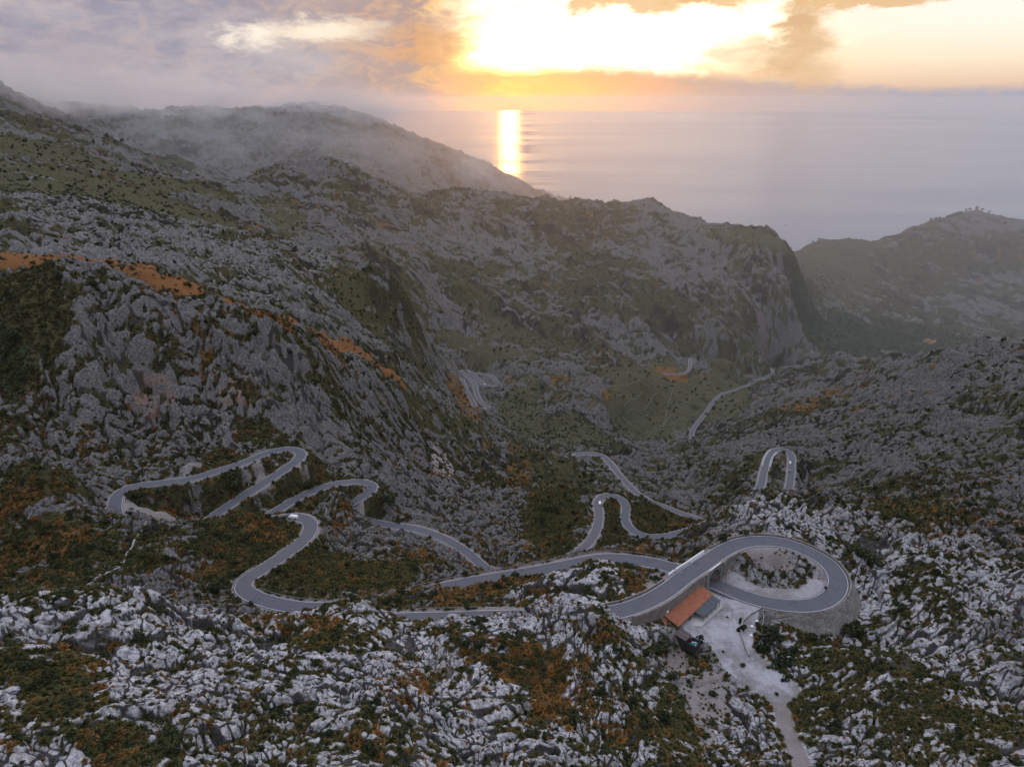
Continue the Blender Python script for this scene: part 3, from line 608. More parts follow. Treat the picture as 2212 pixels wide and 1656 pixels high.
# crevice measure: how far a spot lies under its surroundings
def boxblur(G, k):
    c = np.cumsum(np.pad(G, ((k+1, k), (0, 0)), 'edge'), 0); G = (c[2*k+1:]-c[:-2*k-1])/(2*k+1)
    c = np.cumsum(np.pad(G, ((0, 0), (k+1, k)), 'edge'), 1); return (c[:, 2*k+1:]-c[:, :-2*k-1])/(2*k+1)
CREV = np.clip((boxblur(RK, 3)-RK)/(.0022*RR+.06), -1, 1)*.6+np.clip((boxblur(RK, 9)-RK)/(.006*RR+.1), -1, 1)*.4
def fbm(ox, lams, gain=.8):
    out = np.zeros(X.shape, np.float32); tot = np.zeros(X.shape, np.float32)
    for k, lam in enumerate(lams):
        w_ = sst(RR, lam*.6, lam*2.5)*(1-sst(RR, lam*110, lam*400))
        out += w_*perlin(X/lam+ox+k*7, Y/lam+ox*2-k*3); tot += w_*.8
    return out/np.sqrt(np.maximum(tot, .3))
N1 = fbm(11, (300, 130, 55, 24, 10, 4.2, 1.9)); N2 = fbm(37, (400, 160, 60, 26, 10, 4, 1.6)); N3 = fbm(71, (90, 30, 9, 3))
FLAT = np.maximum.reduce([sst(DY, 2.5, 0), .8*sst(DT, 1.5, 0), .95*sst(DI, 1.5, 0), .75*sst(DR, 1.9, .5)*(DR < 90)])
COV = (.9*STRIP+.66*VEG+.5*RUST+.5*CREV+.80*N1-.06+.18*sst(RR, 200, 500)-.03*sst(PALE, .2, .9)*(1-sst(RR, 300, 500))
       + -.04*(sst(X/RR, .12, .3)*(1-sst(RR, 230, 330)))+.14*(sst(RR, 150, 260))+.08*(1-sst(RR, 150, 200)))*(1-sst(np.maximum(FLAT, GRAVEL*.8), .3, .7))
RN = RUST*.95+.7*N2+.3*N3-.18*sst(X, 10, -20)*(1-sst(RR, 160, 200))-.16*sst(RR, 260, 500)-.25*VEG*sst(RR, 600, 800)-.30*sst(X/RR, .30, .40)*(1-sst(RR, 260, 330))+1.3*STRIP
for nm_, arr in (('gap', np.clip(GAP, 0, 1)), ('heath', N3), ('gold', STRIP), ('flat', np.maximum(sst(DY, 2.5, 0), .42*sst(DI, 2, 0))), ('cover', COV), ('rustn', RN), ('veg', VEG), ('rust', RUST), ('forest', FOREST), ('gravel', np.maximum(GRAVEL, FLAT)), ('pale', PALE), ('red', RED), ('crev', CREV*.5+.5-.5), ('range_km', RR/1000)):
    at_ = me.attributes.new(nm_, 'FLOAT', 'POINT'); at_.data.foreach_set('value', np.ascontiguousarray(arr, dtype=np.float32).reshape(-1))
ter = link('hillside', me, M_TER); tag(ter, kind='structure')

# ------------------------------------------------------------------ sea
def sea():
    m_, w, b = new_mat('sea_water'); tc = w.n.new('ShaderNodeTexCoord'); P = tc.outputs['Object']
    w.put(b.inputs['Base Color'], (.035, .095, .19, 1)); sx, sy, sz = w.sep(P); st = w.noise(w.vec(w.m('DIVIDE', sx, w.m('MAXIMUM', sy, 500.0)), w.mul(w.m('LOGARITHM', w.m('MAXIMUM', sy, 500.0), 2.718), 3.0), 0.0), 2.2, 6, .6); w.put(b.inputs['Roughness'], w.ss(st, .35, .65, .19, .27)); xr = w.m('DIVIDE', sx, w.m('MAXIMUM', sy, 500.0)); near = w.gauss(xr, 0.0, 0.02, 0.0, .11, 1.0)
    glint_bands = w.noise(w.vec(w.mul(xr, 2.0), w.mul(w.m('LOGARITHM', w.m('MAXIMUM', sy, 500.0), 2.718), 9.0), 3.3), 1.0, 5, .6)  # painted breaks in the sun glint: reflection switched off in bands around its azimuth
    w.put(b.inputs['Specular IOR Level'], w.add(w.mul(w.ss(st, .36, .60, .45, .75), w.sub(1.0, near)), w.mul(near, w.ss(glint_bands, .47, .54, .0, .7)))); b.inputs['IOR'].default_value = 1.33
    n_ = w.add(w.noise(P, .012, 6, .6), w.mul(w.noise(P, .0011, 4, .6), 2))
    bp = w.n.new('ShaderNodeBump'); bp.inputs['Distance'].default_value = 2.0; bp.inputs['Strength'].default_value = .3
    w.l.new(n_, bp.inputs['Height']); w.l.new(bp.outputs[0], b.inputs['Normal'])
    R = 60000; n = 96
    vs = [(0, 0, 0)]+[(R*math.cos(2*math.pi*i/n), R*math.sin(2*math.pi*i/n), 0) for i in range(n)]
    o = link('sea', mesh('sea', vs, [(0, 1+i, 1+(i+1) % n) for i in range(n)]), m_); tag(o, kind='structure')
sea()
# ------------------------------------------------------------------ roads
def asphalt():
    m_, w, b = new_mat('asphalt'); tc = w.n.new('ShaderNodeTexCoord'); P = tc.outputs['Object']; ac = w.m('ABSOLUTE', w.attr('across'))
    n_ = w.noise(P, .35, 6, .6); n2 = w.noise(P, 6, 4)
    c = w.mix(n_, (.048,.051,.066), (.078,.081,.100)); c = w.mix(w.mul(w.ss(n2, .4, .7), .4), c, (.19,.19,.21))
    tr_ = w.m('ABSOLUTE', w.sub(ac, .45)); c = w.mix(w.mul(w.ss(tr_, .22, .0), .35), c, (.085,.087,.10))
    c = w.mix(w.mul(w.ss(w.add(ac, w.mul(w.sub(n_, .5), .5)), .86, 1.08), .35), c, (.20,.20,.24))
    ck = w.voro(w.vec(*[w.mul(q, k) for q, k in zip(w.sep(P), (.12, .12, .12))]), 1.0, 'DISTANCE_TO_EDGE'); c = w.mix(w.mul(w.ss(w.add(ck, w.mul(w.sub(n_, .5), .06)), .012, .003), .6), c, (.04,.04,.045))
    w.put(b.inputs['Base Color'], c); b.inputs['Roughness'].default_value = .72; return m_
M_ASPH = asphalt()
M_PAINT = simple('road_paint', (.52, .52, .56), .6, .1, 2)
def frame(L):
    T = np.gradient(L[:, :2], axis=0); T /= np.linalg.norm(T, axis=1)[:, None]; return np.stack([T[:, 1], -T[:, 0]], 1)   # unit normal to the right
def ribbon(L, offs, dz=0.0):
    N = frame(L); P = np.zeros((len(L), len(offs), 3))
    for k, (o_, z_) in enumerate(offs):
        P[:, k, :2] = L[:, :2]+N*o_; P[:, k, 2] = L[:, 2]+z_+dz+CAMZ
    return P
for k, (L, hw) in enumerate(ROADS):
    offs = [(-hw-.35, -.25), (-hw-.3, 0), (-hw*.75, .02), (-hw*.4, .035), (0, .05), (hw*.4, .035), (hw*.75, .02), (hw+.3, 0), (hw+.35, -.25)]
    rm = grid_mesh('road', ribbon(L, offs)); a_ = rm.attributes.new('across', 'FLOAT', 'POINT'); a_.data.foreach_set('value', np.tile(np.array([o_/hw for o_, _ in offs], np.float32), len(L)))
    r_ = link('road', rm, M_ASPH); tag(r_, kind='structure')
    for s in (-1, 1):
        e = link('edge_line', grid_mesh('edge_line', ribbon(L, sorted([(s*(hw-.20), .035), (s*(hw-.05), .03)]))), M_PAINT, r_)

# ------------------------------------------------------------------ haze
def haze():
    x0, x1, y0, y1, z0, z1 = -61000, 61000, -61000, 61000, -1.0, CAMZ+160
    vs = [(x, y, z) for x in (x0, x1) for y in (y0, y1) for z in (z0, z1)]
    fs = [(0, 1, 3, 2), (4, 6, 7, 5), (0, 4, 5, 1), (2, 3, 7, 6), (0, 2, 6, 4), (1, 5, 7, 3)]
    m_ = bpy.data.materials.new('haze_air'); m_.use_nodes = True; t = m_.node_tree; t.nodes.clear()
    o_ = t.nodes.new('ShaderNodeOutputMaterial'); v = t.nodes.new('ShaderNodeVolumePrincipled')
    v.inputs['Density'].default_value = HAZE_DENSITY; v.inputs['Color'].default_value = (.86, .90, .97, 1); v.inputs['Anisotropy'].default_value = .74
    t.links.new(v.outputs[0], o_.inputs['Volume'])
    h = link('haze', mesh('haze', vs, fs), m_); tag(h, kind='stuff')
HAZE_DENSITY = 0.22e-4
haze()

# ------------------------------------------------------------------ plants
rnd = random.Random(3)
def ground(x, y):
    a = np.arctan2(x, y); l = np.log(np.hypot(x, y)); return bilin(Z, a, l)
def at_field(G, x, y): return bilin(G, np.arctan2(x, y), np.log(np.hypot(x, y)))
def plant_mat(name, c1, c2, c3):
    m_, w, b = new_mat(name); oi = w.n.new('ShaderNodeObjectInfo'); tc = w.n.new('ShaderNodeTexCoord')
    r_ = oi.outputs['Random']; n_ = w.noise(tc.outputs['Object'], 2.5, 3)
    c = w.mix(w.ss(r_, .15, .6), c1, c2); c = w.mix(w.ss(w.add(w.mul(n_, .6), w.mul(r_, .4)), .45, .7), c, c3)
    w.put(b.inputs['Base Color'], c); b.inputs['Roughness'].default_value = .85; b.inputs['Specular IOR Level'].default_value = .15; return m_
M_SHRUB = plant_mat('dark_leaves', (.016,.024,.010), (.030,.040,.016), (.045,.050,.020))
M_TUSG = plant_mat('green_tussock', (.040,.046,.016), (.062,.058,.020), (.10,.080,.028))
M_TUSR = plant_mat('rust_tussock', (.080,.055,.020), (.14,.072,.022), (.23,.115,.034))
M_TREE = plant_mat('pine_leaves', (.018,.026,.012), (.028,.040,.016), (.04,.052,.02))
M_WOOD = simple('bark', (.09, .07, .055), .9)
def leaf_cloud(name, n, seed, lumps, leaf=.16, squash=.95):
    R = np.random.RandomState(seed); vs = []; fs = []
    cs = R.normal(size=(lumps, 3))*[.42, .42, .22]+[0, 0, .42*squash+.1]; rs = R.uniform(.32, .58, lumps)
    for i in range(n):
        k = R.randint(lumps); d = R.normal(size=3); d /= np.linalg.norm(d); d[2] = abs(d[2]) if R.rand() < .7 else d[2]
        p = cs[k]+d*rs[k]*R.uniform(.7, 1.05)*[1, 1, squash]; p[2] = max(p[2], .0)
        t = R.normal(size=3); t -= t.dot(d)*d*.5; t /= np.linalg.norm(t); q = np.cross(t, d+R.normal(size=3)*.5); q /= np.linalg.norm(q)+1e-6
        sz = leaf*R.uniform(.6, 1.3); b = len(vs); vs += [p-t*sz, p+q*sz*.6, p+t*sz, p-q*sz*.6]; fs.append((b, b+1, b+2, b+3))
    return mesh(name, vs, fs)
def blade_tuft(name, n, seed):
    R = np.random.RandomState(seed); vs = []; fs = []
    for i in range(n):
        a = R.rand()*2*math.pi; lean = R.uniform(.05, 1.15); h = R.uniform(.45, .85); r0 = R.uniform(0, .22)
        c, s_ = math.cos(a), math.sin(a); b0 = np.array([c*r0, s_*r0, 0]); mid = b0+np.array([c*math.sin(lean)*h*.55, s_*math.sin(lean)*h*.55, math.cos(lean)*h*.7+.05])
        tip = b0+np.array([c*math.sin(lean)*h*1.05, s_*math.sin(lean)*h*1.05, max(.02, math.cos(lean)*h*.95-.12*lean)]); wd = np.array([-s_, c, 0])*.055
        b = len(vs); vs += [b0-wd, b0+wd, mid+wd*1.2, mid-wd*1.2, tip]; fs += [(b, b+1, b+2, b+3), (b+3, b+2, b+4)]
    return mesh(name, vs, fs)
SHRUBS = [leaf_cloud('shrub', 330, 10+i, 4+i % 3) for i in range(4)]
for m0 in SHRUBS: m0.materials.append(M_SHRUB)
def in_view(x, y, z, mu=60):
    c, s_ = math.cos(PITCH), math.sin(PITCH); dep = y*c-z*s_; up = y*s_+z*c
    u = CX+F*x/dep; v = CY-F*up/dep; return u, v, (u > -mu) & (u < 2212+mu) & (v < 1656+mu+60) & (v > 0), dep
def cand(n, r0, r1, seed, p=2.0):
    R = np.random.RandomState(seed); r = (R.rand(n)*(r1**p-r0**p)+r0**p)**(1/p); a = R.uniform(-.81, .81, n); return r*np.sin(a), r*np.cos(a), R
def visible(x, y, z, lift):
    """is the spot seen from the camera, over the relief in between"""
    ok = np.ones(len(x), bool)
    for t in np.linspace(.35, .99, 60):
        ok &= bilin(Z, np.arctan2(x, y), np.log(np.hypot(x, y)*t)) < (z+lift)*t+.4
    return ok
def scatter_obj(name, protos, x, y, z, sc_, seed, mat=None):
    """one ground-cover object: plants set on points, drawn from a few source meshes"""
    parts = []
    obs = []
    for k, m0 in enumerate(protos):
        sel = np.arange(len(x)) % len(protos) == k
        obs.append((m0, sel))
    R = np.random.RandomState(seed)
    me_ = bpy.data.meshes.new(name); me_.vertices.add(len(x)); me_.vertices.foreach_set('co', np.stack([x, y, z+CAMZ], 1).astype(np.float32).reshape(-1))
    for nm_, dt, arr in (('size', 'FLOAT', sc_), ('turn', 'FLOAT', R.uniform(0, 6.28, len(x))), ('kind_index', 'INT', np.arange(len(x)) % len(protos))):
        at_ = me_.attributes.new(nm_, dt, 'POINT'); at_.data.foreach_set('value', np.ascontiguousarray(arr, dtype=np.float32 if dt == 'FLOAT' else np.int32))
    o = link(name, me_); ng = bpy.data.node_groups.new(name, 'GeometryNodeTree')
    ng.interface.new_socket('Geometry', in_out='INPUT', socket_type='NodeSocketGeometry'); ng.interface.new_socket('Geometry', in_out='OUTPUT', socket_type='NodeSocketGeometry')
    gi = ng.nodes.new('NodeGroupInput'); go = ng.nodes.new('NodeGroupOutput'); N = ng.nodes; Lk = ng.links
    jn = N.new('GeometryNodeJoinGeometry')
    for k, m0 in enumerate(protos):
        src = bpy.data.objects.new(m0.name+'_source', m0)          # not linked to the scene: only a source of mesh data
        oi = N.new('GeometryNodeObjectInfo'); oi.inputs['Object'].default_value = src
        ip = N.new('GeometryNodeInstanceOnPoints')
        def named(nm_, dt):
            a = N.new('GeometryNodeInputNamedAttribute'); a.data_type = dt; a.inputs['Name'].default_value = nm_; return a
        ki = named('kind_index', 'INT'); cmp_ = N.new('FunctionNodeCompare'); cmp_.data_type = 'INT'; cmp_.operation = 'EQUAL'
        Lk.new(ki.outputs['Attribute'], cmp_.inputs['A']); cmp_.inputs['B'].default_value = k
        sz = named('size', 'FLOAT'); tn = named('turn', 'FLOAT'); cb = N.new('ShaderNodeCombineXYZ'); Lk.new(tn.outputs['Attribute'], cb.inputs['Z'])
        Lk.new(gi.outputs[0], ip.inputs['Points']); Lk.new(oi.outputs['Geometry'], ip.inputs['Instance']); Lk.new(cmp_.outputs['Result'], ip.inputs['Selection'])
        Lk.new(cb.outputs[0], ip.inputs['Rotation']); Lk.new(sz.outputs['Attribute'], ip.inputs['Scale']); Lk.new(ip.outputs[0], jn.inputs[0])
    Lk.new(jn.outputs[0], go.inputs[0])
    md = o.modifiers.new('plants', 'NODES'); md.node_group = ng; tag(o, kind='stuff'); return o
def tussocks():
    for nm_, mt, rusty, seed in (('rust_grass', M_TUSR, True, 5), ('green_grass', M_TUSG, False, 6)):
        xs, ys, zs, ss_ = [], [], [], []
        for n, r0, r1 in ((110000, 66, 270), (130000, 270, 560)):
            x, y, R = cand(n, r0, r1, seed*10+int(r0)); z = ground(x, y); _, _, iv, dep = in_view(x, y, z)
            cv = at_field(COV, x, y)+R.normal(size=n)*.06; rn = at_field(RN, x, y)+R.normal(size=n)*.22
            ok = iv & (cv > .17) & ((rn > .30) if rusty else (rn <= .36)) & (at_field(DR, x, y) > .5)
            if not rusty: ok &= R.rand(n) < .75
            x, y, z = x[ok], y[ok], z[ok]; vis = visible(x, y, z, .5); xs.append(x[vis]); ys.append(y[vis]); zs.append(z[vis]-.08); ss_.append(R.uniform(.5, 1.4, vis.sum())**1.4*(1.15 if r0 < 200 else 1.4))
        # a few stray tufts on bare rock and gravel
        x, y, R = cand(9000, 72, 330, seed*7); z = ground(x, y); _, _, iv, _ = in_view(x, y, z); ok = iv & (at_field(DR, x, y) > 1.0) & (at_field(DY, x, y) > 1.5) & (at_field(DI, x, y) > .3)&(at_field(DT, x, y) > .5)
        xs.append(x[ok]); ys.append(y[ok]); zs.append(z[ok]-.05); ss_.append(R.uniform(.35, .9, ok.sum()))
        protos = [blade_tuft(nm_, 75, seed*3+i) for i in range(3)]
        for p_ in protos: p_.materials.append(mt)
        x, y, z, q = map(np.concatenate, (xs, ys, zs, ss_)); print(nm_, len(x))
        scatter_obj(nm_, protos, x, y, z, q, seed)
tussocks()
# shrubs one by one where they show, the rest as cover
HERO = [  # u, v, half width in px, what it stands by
 (468,1272,17,'round dark shrub beside the left road bend, below the grey rocks'),(1653,1393,25,'broad dark bush below the loop embankment'),(1690,1436,21,'large dark bush at the bottom of the gravel slope'),
 (1600,1362,9,'narrow dark bush against the curved wall in the gravel yard'),(1598,1342,5,'tiny bush just above the bush in the gravel yard'),(1512,1382,10,'low dark shrub by the corner of the dark shed'),(1497,1388,7,'small dark shrub touching the dark shed'),
 (1748,1375,12,'dark bush by the short stone wall under the loop'),(1848,1362,22,'dark bush at the right foot of the loop embankment'),(1672,1370,20,'bushy top of the thicket under the embankment'),(1352,1222,14,'dark shrub beside the lower road on the knoll'),
 (1610,1150,10,'dark bush just beyond the far side of the loop'),(1560,1163,12,'wide low bush between grey crag and loop road'),(1850,1185,17,'green bush right of the loop, upper one'),(1872,1203,17,'green bush right of the loop, lower one'),
 (1940,1240,13,'dark bush on the slope right of the loop'),(1950,1315,12,'dark bush on the rocks right of the embankment'),(1700,1462,10,'dark shrub on the rib of rock beside the trail'),(1770,1430,14,'dark shrub under the short stone wall'),
 (1430,1545,18,'large dark bush on the rusty slope at the bottom'),(1240,1560,22,'broad dark green thicket on the rusty slope'),(1310,1620,18,'dark bush near the bottom edge'),(1420,1400,22,'dark green thicket under the small roof'),(1395,1420,16,'thicket left of the dark shed'),
 (300,1378,16,'dark shrub on white rock in the foreground'),(560,1440,14,'dark shrub on the pale rocks'),(880,1415,14,'dark shrub in the pale gully'),(570,1520,15,'dark shrub low in the foreground rocks'),(640,1450,10,'small shrub among the boulders'),
 (250,1320,9,'shrub on the white crest'),(800,1520,12,'dark bush in the lower rocks'),(870,1575,14,'dark bush on the lower rust patch'),(345,1320,10,'shrub right of the white crest'),(1030,1340,14,'black shrub hanging over the upper road'),(870,1285,12,'shrub in front of the lower road'),
 (200,618,12,'dark tree-like bush on the cliffed hill top'),(130,600,10,'dark bush left on the cliffed hill top'),(36,720,16,'dark bush at the left edge of the cliffed hill'),(16,750,14,'lower dark bush at the left edge'),(545,722,12,'dark bush on the cliff face'),(400,1080,10,'bush under the upper left road leg'),
 (285,1070,14,'dark bush at the bend of the left road'),(660,1050,14,'dark bush below the walled hairpin'),(635,955,10,'bush above the walled hairpin'),(500,1040,22,'dark leafless shrub on the scree below the road'),(830,1075,18,'dark thicket beside the second walled hairpin'),
 (1180,1098,14,'bush left of the white car road'),(1075,1045,16,'bush at the valley side'),(1490,1125,9,'bush at the end of the lower switchback')]
shrub_n = 0
def put_shrub(x, y, z, r, label, group):
    global shrub_n
    o = bpy.data.objects.new('shrub', SHRUBS[shrub_n % 4]); sc.collection.objects.link(o); o.location = (x, y, z+CAMZ-.1*r); o.rotation_euler = (0, 0, rnd.uniform(0, 6.28))
    o.scale = (r*rnd.uniform(.9, 1.15), r*rnd.uniform(.9, 1.15), r*rnd.uniform(.8, 1.1)); tag(o, label, 'shrub', group); shrub_n += 1
    if 'yard' in label: o.scale = (o.scale[0]*.9, o.scale[1]*.9, o.scale[2]*1.9)
def hitz(u, v): return hit(u, v, Z)
for u, v, w_, lb in HERO:
    for dv in (0, 5, -5, 10, -10, 16, -16, 24, -24):
        p = hitz(u, v+w_*.35+dv)
        if at_field(DR, p[0], p[1]) > 1.3: break
    d = math.hypot(math.hypot(p[0], p[1]), p[2]); put_shrub(p[0], p[1], p[2], w_*d/F*1.05, lb, None)
ZONES = [(lambda u, v, r: r < 175 and u < 900, 'dark shrub growing between the white foreground rocks on the left', 'shrubs on the foreground rocks'),
 (lambda u, v, r: r < 185 and u < 1500, 'dark shrub on the rusty grass slope below the upper road', 'shrubs on the rusty slope'),
 (lambda u, v, r: r < 230 and u >= 1500, 'dark shrub on the rocky slope right of the gravel trail', 'shrubs right of the trail'),
 (lambda u, v, r: r < 330 and u < 1100, 'dark shrub on the brown slopes around the left road bends', 'shrubs by the left road bends'),
 (lambda u, v, r: r < 330, 'dark shrub on the rocks behind the road loop', 'shrubs behind the loop'),
 (lambda u, v, r: u < 1100, 'dark shrub on the grey cliffed hill above the walled hairpins', 'shrubs on the cliffed hill'),
 (lambda u, v, r: u < 1500, 'dark shrub on the green slopes around the white car bend', 'shrubs in the middle hollow'),
 (lambda u, v, r: True, 'dark shrub on the grey rocky slope at the right', 'shrubs on the right slope')]
def scatter_shrubs():
    xs, ys, zs, rs = [], [], [], []
    for n, r0, r1, a, b in ((12000, 70, 330, .5, 1.9), (34000, 330, 1000, .8, 2.4), (26000, 1000, 2600, 1.4, 3.6)):
        x, y, R = cand(n, r0, r1, int(r0)+1); z = ground(x, y); _, _, iv, dep = in_view(x, y, z); cv = at_field(COV, x, y)+R.normal(size=n)*.25+.6*at_field(FOREST, x, y)
        ok = iv & (cv > .22) & (at_field(DR, x, y) > 1.2) & (at_field(FLAT, x, y) < .5) & (R.rand(n) < .7)
        x, y, z = x[ok], y[ok], z[ok]; vis = visible(x, y, z, 1.0); x, y, z = x[vis], y[vis], z[vis]
        xs.append(x); ys.append(y); zs.append(z); rs.append(a+(b-a)*R.rand(len(x))**2.2*(1+.5*at_field(FOREST, x, y)))
    x, y, z, r = map(np.concatenate, (xs, ys, zs, rs)); app = r/np.sqrt(x*x+y*y+z*z); order = np.argsort(-app); top, rest = order[:240], order[240:]
    u, v, _, _ = in_view(x, y, z)
    for i in top:
        for test, lb, gp in ZONES:
            if test(u[i], v[i], math.hypot(x[i], y[i])): put_shrub(x[i], y[i], z[i], r[i], lb, gp); break
    print('shrubs', len(x)); scatter_obj('scrub', SHRUBS, x[rest], y[rest], z[rest]-.1, r[rest], 4)
scatter_shrubs()

# ------------------------------------------------------------------ masonry along the road
def stone_mat(name, c1, c2, sc_=2.2, mortar=(.12,.11,.10)):
    m_, w, b = new_mat(name); tc = w.n.new('ShaderNodeTexCoord'); P = tc.outputs['Object']
    v = w.voro(P, sc_, 'DISTANCE_TO_EDGE'); vv = w.n.new('ShaderNodeTexVoronoi'); w.l.new(P, vv.inputs['Vector']); vv.inputs['Scale'].default_value = sc_
    r_ = w.sep(vv.outputs['Color'])[0]; c = w.mix(r_, c1, c2); c = w.mix(w.mul(w.ss(w.noise(P, .35, 5), .4, .65), .45), c, tuple(x*.55 for x in c1))
    c = w.mix(w.ss(v, .07, .02), c, mortar); w.put(b.inputs['Base Color'], c); b.inputs['Roughness'].default_value = .9
    bp = w.n.new('ShaderNodeBump'); bp.inputs['Distance'].default_value = .08; w.l.new(w.ss(v, 0, .1), bp.inputs['Height']); w.l.new(bp.outputs[0], b.inputs['Normal']); return m_
M_STONE = stone_mat('wall_stone', (.20,.185,.165), (.33,.30,.265))
M_DRY = stone_mat('dry_stone', (.30,.29,.28), (.50,.48,.46), 2.8)
M_DRYF = simple('lichened_stone', (.17,.17,.15), .9)
M_CONC = simple('pale_concrete', (.62, .62, .64), .8, .12, 1.5)
M_STEEL = simple('grey_rail', (.20, .19, .19), .6, .2, 4)
def wall_line(name, pts, h_top, h_bot, th, mat, label, cat, group=None, tops=None, parent=None):
    """a wall of rectangular section along a line of ground points; h_top/h_bot per point or single"""
    P = np.asarray(pts, float); T = np.gradient(P[:, :2], axis=0); T /= np.linalg.norm(T, axis=1)[:, None]+1e-9; N = np.stack([T[:, 1], -T[:, 0]], 1)
    n = len(P); ht = np.broadcast_to(h_top, n); hb = np.broadcast_to(h_bot, n); sec = np.zeros((n, 7, 3))
    for k, (o_, z_) in enumerate(((-.5, hb), (-.5, ht-.05), (-.4, ht), (.4, ht), (.5, ht-.05), (.5, hb), (-.5, hb))):
        sec[:, k, :2] = P[:, :2]+N*o_*th; sec[:, k, 2] = P[:, 2]+z_+CAMZ
    vs = sec.reshape(-1, 3); fs = [(i*7+k, (i+1)*7+k, (i+1)*7+k+1, i*7+k+1) for i in range(n-1) for k in range(6)]; fs += [tuple(range(0, 6)), tuple(range((n-1)*7+5, (n-1)*7-1, -1))]
    o = link(name, mesh(name, vs, fs), mat, parent)
    if parent is None: tag(o, label, cat, group)
    return o
def offset_line(i0, i1, off, dz=0.0, L=ML):
    N = frame(L)[i0:i1+1]; P = L[i0:i1+1].copy(); P[:, :2] += N*off; P[:, 2] += dz; return P
HW = 3.2
# great walls carrying the upper road on both sides of the bridge
n_ = B0-W0+1; t_ = np.arange(n_)/(n_-1)
wall_line('retaining_wall', offset_line(W0, B0, HW+.55), .12, -(3.6+5.9*np.minimum(1, t_*1.6)), .7, M_STONE, 'long brown stone retaining wall under the upper road, behind the orange roof', 'wall')
n_ = W1-B1+1; t_ = 1-np.arange(n_)/(n_-1)
wall_line('retaining_wall', offset_line(B1, W1, HW+.55), .12, -(1.2+7.2*t_), .7, M_STONE, 'brown stone retaining wall inside the loop, right of the bridge arch', 'wall')
# far side of the same embankment, seen as a parapet
wall_line('parapet', offset_line(W0-30, B0-16, -HW-.75), .62, -1.0, .45, M_STONE, 'low stone parapet along the far edge of the upper road, left of the bridge', 'parapet')
wall_line('parapet', offset_line(B1+5, B1+66, -HW-.75), .62, -1.0, .45, M_STONE, 'low stone parapet round the far outer edge of the loop', 'parapet')
wall_line('barrier', offset_line(B0-13, B1+1, -HW-.7), .95, -.4, .5, M_CONC, 'white concrete barrier on the far side of the bridge', 'barrier')
def bridge():
    root = empty('road_bridge', (*ML[(B0+B1)//2, :2], ML[(B0+B1)//2, 2]+CAMZ)); tag(root, 'stone arch bridge carrying the upper road over the lower road', 'bridge')
    lo = root.location
    i0, i1 = B0-1, B1+1; n = i1-i0+1; s_ = np.linspace(-1, 1, n); arch = -6.2+5.0*np.sqrt(np.clip(1-(s_*1.06)**2, 0, 1)); arch = np.maximum(arch, -8.2)
    arch = np.where(np.abs(s_) > .95, -8.2, arch)
    def sheet(o0, z0, o1, z1):
        a = offset_line(i0, i1, o0); b = offset_line(i0, i1, o1); a[:, 2] += z0+CAMZ; b[:, 2] += z1+CAMZ; return np.stack([a, b], 1)-np.array(lo)
    W = HW+.62
    for o_ in (W, -W):
        link('spandrel_wall', grid_mesh('spandrel_wall', sheet(o_, .10, o_, arch), False), M_STONE, root)
    link('arch_vault', grid_mesh('arch_vault', sheet(-W, arch, W, arch), False), M_STONE, root)
    link('deck', grid_mesh('deck', sheet(-W, .10, -HW-.2, .10), False), M_CONC, root); link('deck', grid_mesh('deck', sheet(HW+.2, .10, W, .10), False), M_CONC, root)
    for o_ in (W+.25, -W-.25):                                     # buttress piers at the springing
        for ii in (i0-1, i1+1):
            p = offset_line(ii, ii, o_)[0]; d = ML[ii+1, :2]-ML[ii, :2]; ang = math.atan2(d[1], d[0])
            bm = bmesh.new(); bmesh.ops.create_cube(bm, size=1, matrix=Matrix.Translation((p[0]-lo[0], p[1]-lo[1], p[2]+CAMZ-lo[2]-4.4)) @ Matrix.Rotation(ang, 4, 'Z') @ Matrix.Diagonal((1.3, .6, 8.6, 1)))
            m0 = bpy.data.meshes.new('pier'); bm.to_mesh(m0); bm.free(); link('pier', m0, M_STONE, root)
bridge()
# walls holding the bends further down
def hill_wall(a, b, side, h, label, group=None, L=ML, off=.5):
    i0, i1 = sorted((a, b)); wall_line('retaining_wall', offset_line(i0, i1, side*(HW+off)), .35, -h, .6, M_STONE, label, 'wall', group)
NI = lambda c, x, y, h: nearest_i(ML, *c(x, y), h)
hill_wall(NI(C2, 1370, 152, -195.3), NI(C2, 1080, 430, -202), 1, 3.8, 'curved buttressed stone wall under the upper hairpin, below the cliff')
hill_wall(NI(C2, 1800, 357, -225), NI(C2, 1780, 475, -229.8), 1, 4.5, 'curved stone wall under the second hairpin, beside the rock pinnacle')
hill_wall(NI(C2, 290, 420, -184.8), NI(C2, 700, 345, -188.2), 1, 2.5, 'low stone wall below the left road leg')
hill_wall(NI(C2, 1490, 650, -174.5), NI(C2, 1320, 820, -172), -1, 2.0, 'short stone wall on the outer edge of the brown hill bend')
hill_wall(NI(C2, 1200, 905, -170.8), NI(C2, 1060, 1020, -169.2), -1, 1.2, 'curved low stone wall inside the nearest left bend')
wall_line('parapet', offset_line(NI(C2, 1400, 1148, -167.6)-4, NI(C2, 1090, 1000, -169), -HW-.6), .55, -1.5, .4, M_STONE, 'low parapet wall with pale stones inside the nearest left bend', 'parapet') if False else None
